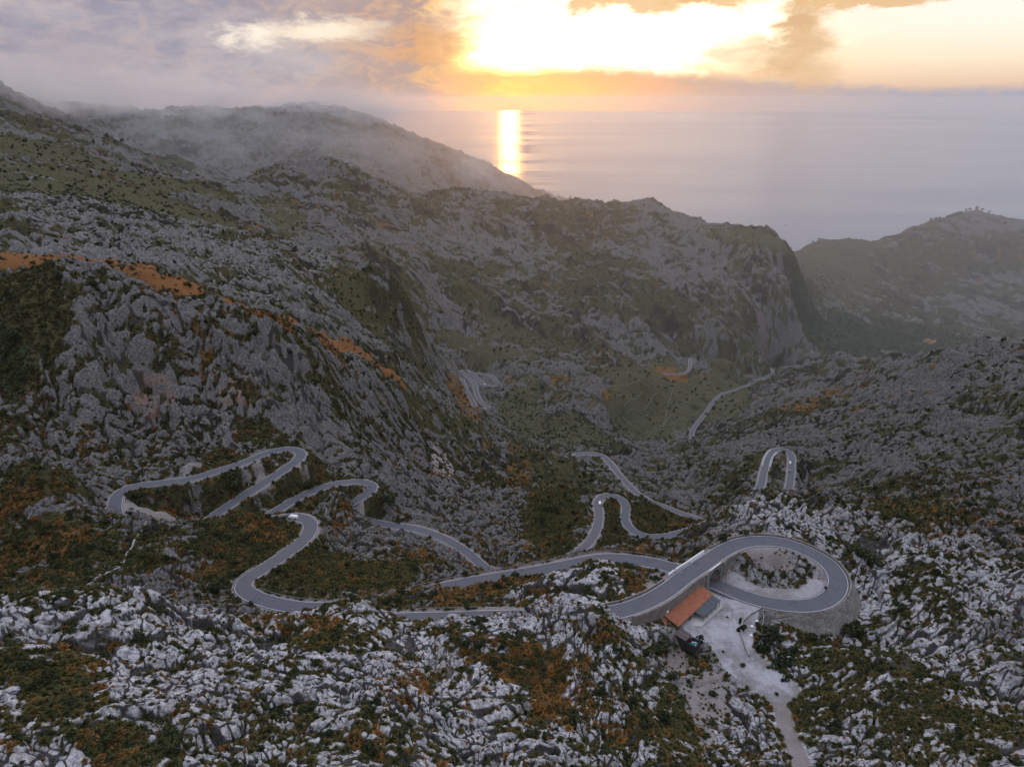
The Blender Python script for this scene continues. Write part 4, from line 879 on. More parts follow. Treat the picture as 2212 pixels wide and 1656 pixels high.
# wooden and steel guard rails
def rail(a, b, side, label, hgt=.75, off=.9, step=4):
    i0, i1 = sorted((a, b)); P = offset_line(i0, i1, side*(HW+off)); m = (len(P))//2; root = empty('guard_rail', (*P[m, :2], P[m, 2]+CAMZ)); tag(root, label, 'guard rail'); lo = np.array(root.location)
    wl = wall_line('rail_beam', P-lo+[0, 0, 0], hgt, hgt-.28, .12, M_STEEL, None, None, parent=root)
    bm = bmesh.new()
    for k in range(0, len(P), step): bmesh.ops.create_cube(bm, size=1, matrix=Matrix.Translation((P[k, 0]-lo[0], P[k, 1]-lo[1], P[k, 2]+CAMZ-lo[2]+hgt*.5-.1)) @ Matrix.Diagonal((.16, .16, hgt+.2, 1)))
    m0 = bpy.data.meshes.new('post'); bm.to_mesh(m0); bm.free(); o = link('post', m0, M_STEEL, root); o['kind'] = 'stuff'
rail(NI(C1, 1590, 765, -154.1), NI(C1, 1200, 745, -155), -1, 'dark railing along the near edge of the loop above the embankment')
rail(NI(C1, 520, 495, -157), NI(I, 1230, 1218, -159.8), 1, 'dark guard rail on the far edge of the lower road left of the bridge')
rail(NI(I, 1200, 1225, -160), NI(I, 880, 1286, -164.5), 1, 'long dark guard rail along the lower road behind the rusty knoll')
rail(NI(C2, 1560, 1155, -167), NI(C2, 1120, 1075, -168.6), 1, 'dark guard rail following the nearest left bend')
rail(NI(I, 900, 1337, -140.5), NI(I, 1040, 1333, -141.6), -1, 'guard rail beside the short piece of upper road above the foreground rocks')
def revetment():
    ii = np.arange(O0, O1+1); hs = np.array([outer_h(i) for i in ii]); top = offset_line(O0, O1, -(HW+.35)); mid = offset_line(O0, O1, -(HW+.75)); bot = mid.copy(); N = frame(ML)[O0:O1+1]; bot[:, :2] -= N*(1.0+hs[:, None]*.55); bot2 = bot.copy()
    top[:, 2] += .1; mid[:, 2] += .1; bot[:, 2] -= hs+.4; P = [top, mid]
    for k in range(1, 9):
        t = k/8; q = mid*(1-t)+bot*t; nz = perlin(q[:, 0]/1.3+k, q[:, 1]/1.3)*.28*(1 if k < 8 else 0); q[:, :2] -= N*nz[:, None]; P.append(q)
    P = np.stack(P, 1); P[:, :, 2] += CAMZ; o = link('stone_embankment', grid_mesh('stone_embankment', P, False), M_RUB); tag(o, 'tall curved rubble stone embankment round the outer right side of the loop', 'embankment')
M_RUB = stone_mat('rubble', (.17,.16,.15), (.27,.255,.235), 1.7)
revetment()
# walls of the gravel yard
def gpts(conv, pts, st=1.0, lift=0.0):
    Q = []
    for a, b in pts: p = hitz(*conv(a, b)); Q.append(p)
    Q = dense(np.array(Q), st); Q[:, 2] = ground(Q[:, 0], Q[:, 1])+lift; return Q
wall_line('yard_wall', gpts(C1, ((1190,797),(1100,855),(1048,905),(1036,950),(1045,1010),(1070,1090),(1100,1155))), .8, -.5, .5, M_DRY, 'low curved stone wall around the small terrace in the gravel yard', 'wall')
wall_line('edging', gpts(C1, ((1195,800),(1208,860),(1190,970),(1165,1110))), .35, -.4, .3, M_DRY, 'low stone edging on the right side of the small terrace', 'edging')
wall_line('yard_wall', gpts(C1, ((1570,985),(1695,985))), 1.6, -2.2, 1.0, M_DRY, 'short block of stone wall under the loop embankment', 'wall')
wall_line('dry_stone_wall', gpts(C2, ((455,620),(410,690),(370,760),(320,850),(290,880))), .7, -.5, .7, M_DRY, 'thin pale dry stone wall running down the brown left slope', 'wall')
wall_line('dry_stone_wall', gpts(C2, ((290,905),(200,940),(130,980),(80,1020))), .7, -.5, .8, M_DRY, 'thicker pale dry stone wall low on the brown left slope', 'wall')
for pts_ in (((1030,340),(1190,305)),((1060,400),(1200,370)),((1100,450),(1260,410)),((1120,500),(1240,490)),((1000,580),(1110,585)),((1130,545),(1210,550)),((1060,455),(1130,530),(1210,605)),((1370,355),(1330,470),(1310,590)),((1250,560),(1360,500)),
             ((1230,420),(1290,380)),((1340,560),(1440,510)),((1600,520),(1680,480)),((1560,580),(1640,540)),((1640,440),(1700,420)),((1390,440),(1470,410)),((900,610),(960,640))):
    wall_line('terrace_wall', gpts(C4, (pts_[0], pts_[-1]), 4.0), .9, -.8, .7, M_DRYF, 'faint pale dry stone terrace wall crossing the green valley floor', 'wall', 'terrace walls on the valley floor')

# ------------------------------------------------------------------ roadside bar
M_TILE = None
def tiles():
    m_, w, b = new_mat('clay_tiles'); tc = w.n.new('ShaderNodeTexCoord'); x, y, z = w.sep(tc.outputs['UV'])
    wv = w.m('SINE', w.mul(x, 2*math.pi/.24)); rows = w.m('FRACT', w.mul(y, 1/.4)); n_ = w.noise(tc.outputs['Object'], 3.0, 5); n2 = w.noise(w.vec(w.mul(w.m('FLOOR', w.mul(x, 1/.24)), .7), w.mul(w.m('FLOOR', w.mul(y, 1/.4)), .7), 0.0), 3.1, 2)
    c = w.mix(w.ss(n2, .3, .7), (.36,.10,.045), (.66,.25,.13)); c = w.mix(w.mul(w.ss(n_, .45, .62), .7), c, (.27,.11,.07)); st_ = w.noise(w.vec(w.mul(x, 2.2), w.mul(y, .25), 0.0), 1.0, 5, .7); c = w.mix(w.mul(w.ss(st_, .5, .68), .6), c, (.72,.34,.20)); c = w.mix(w.ss(wv, -.5, -.95), c, (.17,.05,.03)); c = w.mix(w.mul(w.ss(rows, .15, .0), .7), c, (.2,.06,.035))
    w.put(b.inputs['Base Color'], c); b.inputs['Roughness'].default_value = .85
    bp = w.n.new('ShaderNodeBump'); bp.inputs['Distance'].default_value = .07; w.l.new(w.add(wv, rows), bp.inputs['Height']); w.l.new(bp.outputs[0], b.inputs['Normal']); return m_
M_TILE = tiles()
def corrug(name, c1, c2, step=.35):
    m_, w, b = new_mat(name); tc = w.n.new('ShaderNodeTexCoord'); x, y, z = w.sep(tc.outputs['UV']); wv = w.m('SINE', w.mul(x, 2*math.pi/step)); n_ = w.noise(tc.outputs['Object'], 1.6, 5)
    c = w.mix(w.ss(n_, .35, .65), c1, c2); c = w.mix(w.ss(wv, -.6, -.95), c, tuple(q*.45 for q in c1)); sh = w.m('FRACT', w.mul(x, 1/2.1)); c = w.mix(w.ss(sh, .06, .0), c, (.22,.24,.27)); w.put(b.inputs['Base Color'], c); b.inputs['Roughness'].default_value = .6; return m_
M_CORR = corrug('grey_corrugated', (.04,.048,.06), (.065,.078,.095)); M_RUSTY = corrug('rusty_sheet', (.055,.038,.038), (.085,.06,.058))
M_WALLB = stone_mat('house_stone', (.26,.23,.19), (.36,.32,.26), 3.0); M_DARK = simple('dark_wood', (.035,.03,.028)); M_GLASS = simple('dark_glass', (.02,.025,.03), .1)
M_WHITE = simple('white_paint', (.75,.75,.76), .5, .05); M_PAVE = simple('terrace_paving', (.36,.35,.35), .85, .15, 2)
def slab(name, quad, th, mat, parent, lo, uv=True):
    """a sloping sheet with thickness: quad = 4 points (a b along the ridge, c d along the eave)"""
    q = [Vector(p)-Vector(lo) for p in quad]; n = (q[1]-q[0]).cross(q[3]-q[0]).normalized(); n = n if n.z > 0 else -n
    vs = q+[p-n*th for p in q]; fs = [(0, 1, 2, 3), (4, 7, 6, 5), (0, 4, 5, 1), (1, 5, 6, 2), (2, 6, 7, 3), (3, 7, 4, 0)]
    m0 = mesh(name, vs, fs); ul = m0.uv_layers.new(name='UVMap'); ex = (q[1]-q[0]).normalized(); ey = n.cross(ex)
    for lp in m0.loops: p = m0.vertices[lp.vertex_index].co-q[0]; ul.data[lp.index].uv = (p.dot(ex), p.dot(ey))
    return link(name, m0, mat, parent)
def prism(name, base, z0, z1, mat, parent, lo):
    """upright walls over a footprint; z1 may be one height per corner"""
    n = len(base); z1 = [z1]*n if not hasattr(z1, '__len__') else z1
    vs = [(x-lo[0], y-lo[1], z0-lo[2]) for x, y in base]+[(x-lo[0], y-lo[1], z-lo[2]) for (x, y), z in zip(base, z1)]
    fs = [(i, (i+1) % n, n+(i+1) % n, n+i) for i in range(n)]+[tuple(range(n, 2*n)), tuple(range(n-1, -1, -1))]
    return link(name, mesh(name, vs, fs), mat, parent)
C7 = lambda x, y: (1377.1+x*.16309, 1161.1+y*.16309)
YZ = -155.65
def bar():
    e1 = np.array(at_h(*C7(1000, 750), -152.75)); e0 = np.array(at_h(*C7(540, 1178), -152.75))       # eave ends
    ax = (e1-e0)[:2]; Ln = np.linalg.norm(ax); ax /= Ln; up = np.array([-ax[1], ax[0]])                # up the slope, towards the wall
    if up[1] < 0: up = -up
    Wd = 6.3; rz = -150.9+CAMZ; ez = -152.75+CAMZ; gz = YZ+CAMZ
    lo = (*((e0+e1)[:2]/2), gz); root = empty('roadside_bar', lo); tag(root, 'small stone bar with an orange tiled roof against the retaining wall', 'building')
    P = lambda s_, t_: (e0[0]+ax[0]*s_+up[0]*t_, e0[1]+ax[1]*s_+up[1]*t_)
    prism('wall', [P(.5, .45), P(Ln-.5, .45), P(Ln-.5, Wd-.3), P(.5, Wd-.3)], gz-.8, [ez-.12, ez-.12, rz-.3, rz-.3], M_WALLB, root, lo)
    rf = slab('roof', [(*P(0, Wd), rz), (*P(Ln, Wd), rz), (*P(Ln, 0), ez), (*P(0, 0), ez)], .16, M_TILE, root, lo)
    rr = lambda t_: rz+(ez-rz)*(1-t_/Wd)
    for a, b in ((Ln*.38, 1.0), (Ln*.52, .8)):                      # stepped upper edge with a chimney
        x, y = P(a, Wd-.1); bm = bmesh.new(); bmesh.ops.create_cube(bm, size=1, matrix=Matrix.Translation((x-lo[0], y-lo[1], rz-lo[2]+.35)) @ Matrix.Rotation(math.atan2(ax[1], ax[0]), 4, 'Z') @ Matrix.Diagonal((.8*b, .7, 1.1, 1))); m0 = bpy.data.meshes.new('chimney'); bm.to_mesh(m0); bm.free(); link('chimney', m0, M_TILE if b == 1.0 else M_WHITE, rf)
    slab('roof', [(*P(Ln*.45, Wd+1.1), rz+.30), (*P(Ln, Wd+1.1), rz+.30), (*P(Ln, Wd), rz+.015), (*P(Ln*.45, Wd), rz+.015)], .14, M_TILE, root, lo)
    # lean-to with its own smaller roof on the left end
    prism('wall', [P(-3.0, 1.6), P(.45, 1.6), P(.45, Wd-.8), P(-3.0, Wd-.8)], gz-1.4, [ez-.5, ez-.5, rz-1.3, rz-1.3], M_WALLB, root, lo)
    slab('roof', [(*P(-3.4, Wd-.5), rz-1.15), (*P(-.02, Wd-.5), rz-1.15), (*P(-.02, 1.2), ez-.55), (*P(-3.4, 1.2), ez-.55)], .14, M_TILE, root, lo)
    # porch canopy on posts
    a0, a1 = Ln*.47, Ln-.2
    slab('canopy', [(*P(a0, .1), ez-.14), (*P(a1, .1), ez-.14), (*P(a1+.1, -3.1), ez-.62), (*P(a0+.1, -3.1), ez-.62)], .08, M_CORR, root, lo)
    for s_ in np.linspace(a0+.4, a1-.3, 5):
        x, y = P(s_, -2.9); bm = bmesh.new(); bmesh.ops.create_cone(bm, cap_ends=True, segments=8, radius1=.07, radius2=.07, depth=ez-.6-gz, matrix=Matrix.Translation((x-lo[0], y-lo[1], (ez-.6-gz)/2))); m0 = bpy.data.meshes.new('post'); bm.to_mesh(m0); bm.free(); link('post', m0, M_DARK, root)
    # raised terrace with a curved kerb
    pts = [P(Ln*.30, .4)]+[P(Ln*.30+2.2-2.2*math.cos(t), .4-4.2*math.sin(t)) for t in np.linspace(.15, math.pi/2, 8)]+[P(Ln-.8, -4.0)]+[P(Ln-.8+1.3*math.sin(t), -2.8-1.2*math.cos(t)) for t in np.linspace(.3, math.pi/2, 5)]+[P(Ln+.5, .4)]
    prism('terrace', pts, gz-.4, gz+.28, M_PAVE, root, lo)
    for s_, w_, kind_ in ((2.2, .9, 'window'), (Ln*.36, 1.0, 'door'), (Ln*.55, 1.3, 'window'), (Ln*.70, 1.0, 'door'), (Ln*.86, 1.3, 'window')):
        z0, z1 = (gz+.28, gz+2.3) if kind_ == 'door' else (gz+1.1, gz+2.1)
        x0, y0 = P(s_-w_/2, .40); x1, y1 = P(s_+w_/2, .40); x2, y2 = P(s_+w_/2, .52); x3, y3 = P(s_-w_/2, .52)
        prism(kind_, [(x0, y0), (x1, y1), (x2, y2), (x3, y3)], z0, z1, M_DARK if kind_ == 'door' else M_GLASS, root, lo)
    # dish on the roof
    d = empty('satellite_dish', (*P(1.5, Wd-1.0), rr(Wd-1.0))); tag(d, 'white satellite dish at the upper left corner of the orange roof', 'satellite dish')
    vs = [(0, 0, 0)]; fs = []
    for k, r_ in enumerate((.2, .4, .55)):
        for j in range(14): t = j*2*math.pi/14; vs.append((r_*math.cos(t), r_*math.sin(t), r_*r_*.5))
    fs = [(0, 1+j, 1+(j+1) % 14) for j in range(14)]+[(1+14*k+j, 15+14*k+j, 15+14*k+(j+1) % 14, 1+14*k+(j+1) % 14) for k in range(2) for j in range(14)]
    ds = link('dish', mesh('dish', vs, fs, True), M_WHITE, d); ds.location = (0, 0, .7); ds.rotation_euler = (.7, .25, 0)
    bm = bmesh.new(); bmesh.ops.create_cone(bm, cap_ends=True, segments=8, radius1=.04, radius2=.04, depth=.75, matrix=Matrix.Translation((0, 0, .36))); m0 = bpy.data.meshes.new('pole'); bm.to_mesh(m0); bm.free(); link('pole', m0, M_STEEL, d)
    # dark store shed below, with the open crate bay
    sh = empty('store_shed', (*P(-.9, -1.6), gz-.2)); tag(sh, 'dark shed with a rusty sheet roof below the left end of the bar', 'shed'); lo2 = tuple(sh.location)
    Q = lambda s_, t_: P(s_-2.6, t_+.9)
    prism('wall', [Q(.2, -5.0), Q(3.4, -5.0), Q(3.4, -.1), Q(.2, -.1)], gz-2.2, ez-1.25, M_DARK, sh, lo2)
    slab('roof', [(*Q(0, .1), ez-.85), (*Q(3.7, .1), ez-.85), (*Q(3.6, -5.3), ez-1.15), (*Q(0, -5.3), ez-1.15)], .1, M_RUSTY, sh, lo2)
    bay = empty('crate_bay', (*Q(2.0, -6.9), gz-.2)); tag(bay, 'open dark timber bay holding green crates at the foot of the shed', 'store bay'); lo3 = tuple(bay.location)
    prism('floor', [Q(.1, -8.4), Q(3.6, -8.4), Q(3.6, -5.45), Q(.1, -5.45)], gz-1.6, gz-.2, M_DARK, bay, lo3)
    for q in ([Q(.1, -8.4), Q(3.6, -8.4), Q(3.6, -8.25), Q(.1, -8.25)], [Q(3.45, -8.2), Q(3.6, -8.2), Q(3.6, -5.45), Q(3.45, -5.45)], [Q(.1, -8.2), Q(.25, -8.2), Q(.25, -5.45), Q(.1, -5.45)]): prism('side_board', q, gz-.195, gz+1.15, M_DARK, bay, lo3)
    M_CR = simple('green_plastic', (.03,.28,.20), .5); M_CR2 = simple('blue_white_plastic', (.35,.45,.55), .5)
    for k, (a, b, zz) in enumerate(((1.9, -6.2, 0), (2.6, -6.3, 0), (1.9, -7.0, 0), (2.6, -7.1, .32), (2.7, -7.6, 0), (2.0, -7.7, .0))):
        o = prism('crate', [Q(a, b-.28), Q(a+.55, b-.28), Q(a+.55, b+.28), Q(a, b+.28)], gz-.19+zz, gz+.12+zz, M_CR if k % 2 == 0 else M_CR2, None, (0, 0, 0)); tag(o, 'plastic crate stored in the open timber bay below the shed', 'crate', 'crates in the timber bay')
    return P, Ln, gz
BP, BL, BG = bar()

# ------------------------------------------------------------------ cars
def box_bm(bm, x0, x1, y0, y1, z0, z1, tx=0, ty=0):
    vs = [bm.verts.new(p) for p in ((x0, y0, z0), (x1, y0, z0), (x1, y1, z0), (x0, y1, z0), (x0+tx, y0+ty, z1), (x1-tx, y0+ty, z1), (x1-tx, y1-ty, z1), (x0+tx, y1-ty, z1))]
    for f in ((3, 2, 1, 0), (4, 5, 6, 7), (0, 1, 5, 4), (1, 2, 6, 5), (2, 3, 7, 6), (3, 0, 4, 7)): bm.faces.new([vs[i] for i in f])
def bm_obj(name, bm, mat, parent): m0 = bpy.data.meshes.new(name); bm.normal_update(); bm.to_mesh(m0); bm.free(); return link(name, m0, mat, parent)
M_TYRE = simple('tyre', (.02,.02,.02)); M_LAMP = simple('lamp', (.8,.8,.75), .2); M_RLAMP = simple('tail_lamp', (.5,.03,.02), .3)
def car(i, side, paint, label, roof=None, flip=False, name='parked_car', group=None, L=ML, van=False):
    p = L[i]; d = L[i+1, :2]-L[i-1, :2]; a = math.atan2(d[1], d[0])+(math.pi if flip else 0); N = frame(L)[i]
    root = empty(name, (p[0]+N[0]*side, p[1]+N[1]*side, p[2]+CAMZ+.06), a); tag(root, label, 'van' if van else 'car', group); H = 1.75 if van else 1.42
    prof = [(-2.1,.35),(-2.1,.85),(-1.75,.95),(-1.2,H-.05),(-.8,H),(.35,H-.02),(1.0,.98),(1.95,.80),(2.12,.55),(2.12,.3),(-2.1,.3)] if not van else [(-2.3,.35),(-2.3,1.1),(-2.15,H),(.9,H),(1.5,1.15),(2.1,.95),(2.25,.55),(2.25,.3),(-2.3,.3)]
    bm = bmesh.new(); rows = []
    for y_, k in ((-.86, .0), (-.80, 1), (.80, 1), (.86, 0)):
        rows.append([bm.verts.new((x, y_*(1 if z < 1 or k == 0 else .82), min(z, .95) if k == 0 else z)) for x, z in prof])
    for r0, r1 in zip(rows[:-1], rows[1:]):
        for j in range(len(prof)): bm.faces.new((r0[j], r0[(j+1) % len(prof)], r1[(j+1) % len(prof)], r1[j]))
    bmesh.ops.remove_doubles(bm, verts=bm.verts, dist=.001); body = bm_obj('body', bm, paint, root)
    bm = bmesh.new(); box_bm(bm, -1.35, .75, -.815, .815, .93, H-.13, .30, .13); bm_obj('window', bm, M_GLASS, root)
    bm = bmesh.new(); box_bm(bm, .42, 1.0, -.64, .64, .97, H-.02, .0, .05)
    for v in bm.verts:
        if v.co.z > 1.2: v.co.x = min(v.co.x, .45)
    bm_obj('windscreen', bm, M_GLASS, root)
    if roof: bm = bmesh.new(); box_bm(bm, -1.0, .3, -.6, .6, H-.01, H+.04, .05, .05); bm_obj('roof', bm, roof, root)
    for x in (-1.35, 1.35):
        for y_ in (-.8, .8):
            bm = bmesh.new(); bmesh.ops.create_cone(bm, cap_ends=True, segments=16, radius1=.33, radius2=.33, depth=.22, matrix=Matrix.Translation((x, y_, .33)) @ Matrix.Rotation(math.pi/2, 4, 'X')); wl = bm_obj('wheel', bm, M_TYRE, root)
    for y_ in (-.62, .62):
        bm = bmesh.new(); box_bm(bm, 2.06, 2.16, y_-.17, y_+.17, .58, .74); bm_obj('headlight', bm, M_LAMP, root)
        bm = bmesh.new(); box_bm(bm, -2.15, -2.05, y_-.13, y_+.13, .62, .84); bm_obj('tail_light', bm, M_RLAMP, root)
    return root
M_CW = simple('white_car_paint', (.78,.78,.80), .3, .03); M_CB = simple('black_car_paint', (.02,.02,.022), .25); M_CY = simple('yellow_paint', (.55,.42,.10), .4); M_CS = simple('silver_car_paint', (.45,.46,.48), .3); M_CR_ = simple('red_car_paint', (.42,.05,.03), .3)
car(NI(C3, 352, 575, -273), 1.5, M_CW, 'white car driving up the left leg of the middle switchback', name='car')
car(NI(C3, 1778, 282, -306.4), 1.2, M_CW, 'white car on the right leg of the striped hairpin', name='car')
car(NI(C3, 1775, 345, -307.3), 1.2, M_CB, 'black car with a yellow roof behind the white car on the hairpin leg', M_CY, name='car')
car(NI(C2, 1385, 578, -176), -1.4, M_CW, 'white van half hidden behind the brown hill at the bend', name='van', van=True)
F2 = ROADS[2][0]; NF = lambda x, y, h: nearest_i(F2, *C9(x, y), h)
car(NF(668, 457, -415), 0, M_CS, 'silver car at the far left tip of the distant hairpins', name='car', L=F2)
car(NF(778, 458, -416.2), 0, M_CS, 'silver car second from the left on the distant hairpins', name='car', L=F2)
car(NF(905, 560, -418), 0, M_CR_, 'red car on the straight between the distant hairpins', name='car', L=F2)
car(NF(1058, 690, -420.3), 0, M_CW, 'white car entering the lowest distant hairpin', name='car', L=F2)

# hatched islands on the striped hairpin
def hatching():
    bm = bmesh.new(); N = frame(ML)
    for x, y, h, side, ln in [(1580, 330, -301.5, -1, 9)]: pass
    i0, i1 = NI(C3, 1575, 300, -301.9), NI(C3, 1640, 190, -303.7)
    for sgn, lo_, hi_ in ((-1, 1.9, 3.9), (1, 2.6, 4.8)):
        for k in range(i0, i1, 2):
            p, n = ML[k], N[k]; q = ML[k+1]
            a = p[:2]+n*sgn*lo_; b = p[:2]+n*sgn*hi_; t = (q-p)[:2]; t = t/np.linalg.norm(t)
            vs = [bm.verts.new((*(a+t*.0), p[2]+CAMZ+.12)), bm.verts.new((*(b+t*1.0), p[2]+CAMZ+.12)), bm.verts.new((*(b+t*1.7), p[2]+CAMZ+.12)), bm.verts.new((*(a+t*.7), p[2]+CAMZ+.12))]; bm.faces.new(vs)
    o = bm_obj('road_marking', bm, M_PAINT, None); tag(o, kind='structure')
hatching()

# ------------------------------------------------------------------ people
M_SKIN = simple('skin', (.45,.28,.20), .6, .05); M_HAIR = simple('hair', (.04,.03,.02), .7)
def cloth(name, c): return simple(name, c, .85, .1, 6)
COL = dict(white=cloth('white_cloth', (.75,.74,.76)), pink=cloth('pink_cloth', (.62,.35,.45)), dark=cloth('dark_cloth', (.03,.03,.04)), orange=cloth('orange_cloth', (.65,.30,.10)), blue=cloth('light_blue_cloth', (.30,.48,.62)), jeans=cloth('jeans', (.05,.07,.12)), yellow=cloth('yellow_cloth', (.60,.48,.08)), grey=cloth('grey_cloth', (.25,.25,.26)))
def tube_chain(bm, pts, radii, seg=8):
    rings = []
    for k, (p, r_) in enumerate(zip(pts, radii)):
        a = Vector(pts[max(0, k-1)]); b = Vector(pts[min(len(pts)-1, k+1)]); d = (b-a).normalized(); u_ = d.cross(Vector((.31, .93, .17))).normalized(); w_ = d.cross(u_)
        rings.append([bm.verts.new(Vector(p)+(u_*math.cos(t)+w_*math.sin(t))*r_) for t in [j*2*math.pi/seg for j in range(seg)]])
    for a, b in zip(rings[:-1], rings[1:]):
        for j in range(seg): bm.faces.new((a[j], a[(j+1) % seg], b[(j+1) % seg], b[j]))
    bm.faces.new(rings[0]); bm.faces.new(rings[-1][::-1])
def person(x, y, z, ang, top, legs, label, pose='stand', group=None):
    root = empty('person', (x, y, z+CAMZ), ang); tag(root, label, 'person', group)
    sit = pose == 'sit'; hz = .22 if sit else .92; walk = pose == 'walk'
    hip = [(0, .1, hz), (0, -.1, hz)]; kn = [(.42, .13, .42), (.42, -.13, .42)] if sit else [((.12 if walk else .02), .11, .49), ((-.10 if walk else .02), -.11, .48)]
    ft = [(.62, .13, .04), (.62, -.13, .04)] if sit else [((.26 if walk else 0), .12, .05), ((-.30 if walk else 0), -.12, .07)]
    sh = hz+.54; bm = bmesh.new()
    tube_chain(bm, [(-.02, 0, hz-.06), (-.01, 0, hz+.2), (0, 0, sh-.08), (0, 0, sh+.05), (.01, 0, sh+.14)], [.13, .12, .15, .10, .055], 10)      # skin body under the clothes
    tube_chain(bm, [(.01, 0, sh+.1), (.02, 0, sh+.16), (.03, 0, sh+.22), (.03, 0, sh+.30), (.02, 0, sh+.355)], [.05, .075, .095, .092, .04], 10)
    for s_ in (1, -1):
        hd = (.22, s_*.24, sh-.42) if not sit else (.38, s_*.16, hz+.22); tube_chain(bm, [(0, s_*.17, sh), (.02, s_*.23, sh-.26), hd, (hd[0]+.06, hd[1], hd[2]-.06)], [.055, .045, .035, .03], 7)
    bm_obj('body', bm, M_SKIN, root)
    bm = bmesh.new(); tube_chain(bm, [(-.02, 0, hz-.02), (-.01, 0, hz+.2), (0, 0, sh-.1), (0, 0, sh+.06)], [.155, .145, .185, .09], 10)
    for s_ in (1, -1): tube_chain(bm, [(0, s_*.13, sh+.01), (0, s_*.19, sh-.06), (.02, s_*.235, sh-.24)], [.075, .07, .062], 7)
    bm_obj('shirt', bm, COL[top], root)
    bm = bmesh.new()
    for k in (0, 1): tube_chain(bm, [hip[k], kn[k], ft[k], (ft[k][0]+.14, ft[k][1], .04)], [.115, .078, .06, .05], 8)
    bm_obj('trousers', bm, COL[legs], root)
    bm = bmesh.new(); bmesh.ops.create_icosphere(bm, subdivisions=2, radius=.105, matrix=Matrix.Translation((.0, 0, sh+.275)) @ Matrix.Diagonal((1, .95, 1.05, 1)));
    for v in bm.verts:
        if v.co.x > .05 and v.co.z < sh+.29: v.co.x = .05
    bm_obj('hair', bm, M_HAIR, root)
    return root
def hp(conv, x, y): p = hitz(*conv(x, y)); return p
C8 = lambda x, y: ((2950+x*.24155)/1.8517, (1750+y*.24155)/1.8517)
C34 = lambda x, y: ((3000+x*.4955)/1.8517, (1600+y*.4955)/1.8517)
C6 = lambda x, y: ((1400+x*.6329)/1.8517, (2200+y*.6329)/1.8517)
for conv, x, y, top, legs, pose, lb in (
  (C8, 588, 1012, 'white', 'jeans', 'stand', 'person in white standing highest on the rocky rise above the loop'),(C8, 612, 1072, 'pink', 'dark', 'stand', 'person in pink just below the one in white on the rise'),
  (C8, 540, 1112, 'dark', 'jeans', 'sit', 'person in dark clothes sitting left of a white shirted one on the rise'),(C8, 568, 1112, 'white', 'dark', 'sit', 'person in white sitting beside the dark clothed one on the rise'),
  (C8, 412, 1126, 'white', 'pink', 'sit', 'left one of two people in white sitting side by side on the rise'),(C8, 441, 1124, 'white', 'grey', 'sit', 'right one of two people in white sitting side by side on the rise'),
  (C8, 346, 1172, 'white', 'dark', 'stand', 'person in white, upper one of the pair farthest left on the rise'),(C8, 325, 1188, 'white', 'jeans', 'sit', 'person in white sitting farthest left on the rise'),
  (C8, 876, 1256, 'white', 'grey', 'walk', 'person in white walking alone on the slope between the rise and the loop'),(C34, 695, 795, 'orange', 'dark', 'stand', 'person in orange on the ridge right of the grey crag'),
  (C34, 680, 798, 'blue', 'grey', 'stand', 'person in light blue beside the one in orange'),(C34, 668, 795, 'blue', 'dark', 'sit', 'person in light blue sitting left of the orange and blue pair'),
  (C1, 1131, 1178, 'pink', 'white', 'walk', 'person walking on the pale gravel below the small yard terrace'),(C1, 780, 868, 'dark', 'dark', 'sit', 'person in black crouching at the edge of the bar terrace'),
  (C6, 1613, 428, 'dark', 'dark', 'stand', 'left of two dark figures standing on the rock above the bar'),(C6, 1627, 428, 'dark', 'jeans', 'stand', 'right of two dark figures standing on the rock above the bar'),
  (C2, 1100, 390, 'yellow', 'dark', 'walk', 'person in yellow beside the road below the walled hairpin')):
    p = hp(conv, x, y); person(p[0], p[1], p[2], rnd.uniform(0, 6.28), top, legs, lb, pose)

# ------------------------------------------------------------------ small roadside things
def post_box(name, u, v, size, mat, label, cat):
    p = hitz(u, v); bm = bmesh.new(); sx, sy, sz = size; box_bm(bm, -sx/2, sx/2, -sy/2, sy/2, 0, sz, sx*.08, sy*.08); bmesh.ops.bevel(bm, geom=bm.edges[:], offset=min(size)*.08, segments=1); o = bm_obj(name, bm, mat, None); o.location = (p[0], p[1], p[2]+CAMZ-.03); tag(o, label, cat); return o
post_box('litter_bin', *C1(1662, 655), (.7, .7, 1.2), M_DARK, 'black litter bin on the inner edge of the loop road', 'litter bin')
for k, (x, y, lb) in enumerate(((1155,890,'upper pale slab lying on the small yard terrace'),(1120,930,'middle pale slab lying on the small yard terrace'),(1115,995,'lowest pale slab lying on the small yard terrace'))):
    post_box('stone_slab', *C1(x, y), (1.0, .7, .18), M_WHITE, lb, 'slab')
def sign(u, v, mat, label, w_=.7, h_=1.7):
    p = hitz(u, v); root = empty('road_sign', (p[0], p[1], p[2]+CAMZ)); tag(root, label, 'road sign'); bm = bmesh.new(); box_bm(bm, -.04, .04, -.04, .04, -.2, h_); bm_obj('post', bm, M_STEEL, root); bm = bmesh.new(); box_bm(bm, -w_/2, w_/2, -.09, -.05, h_-w_, h_); bm_obj('panel', bm, mat, root)
sign(*C1(950, 545), M_CY, 'small pale yellow sign in the scrub inside the loop', .8)
sign(*C7(577, 490), M_WHITE, 'small white roadside marker on the lower road just left of the bridge', .4, 1.2)
sign(*C7(490, 470), M_STEEL, 'thin dark roadside sign post left of the white marker', .4, 2.0)
sign(*C7(535, 365), M_WHITE, 'white marker by the guard rail above the lower road', .35, 1.0)

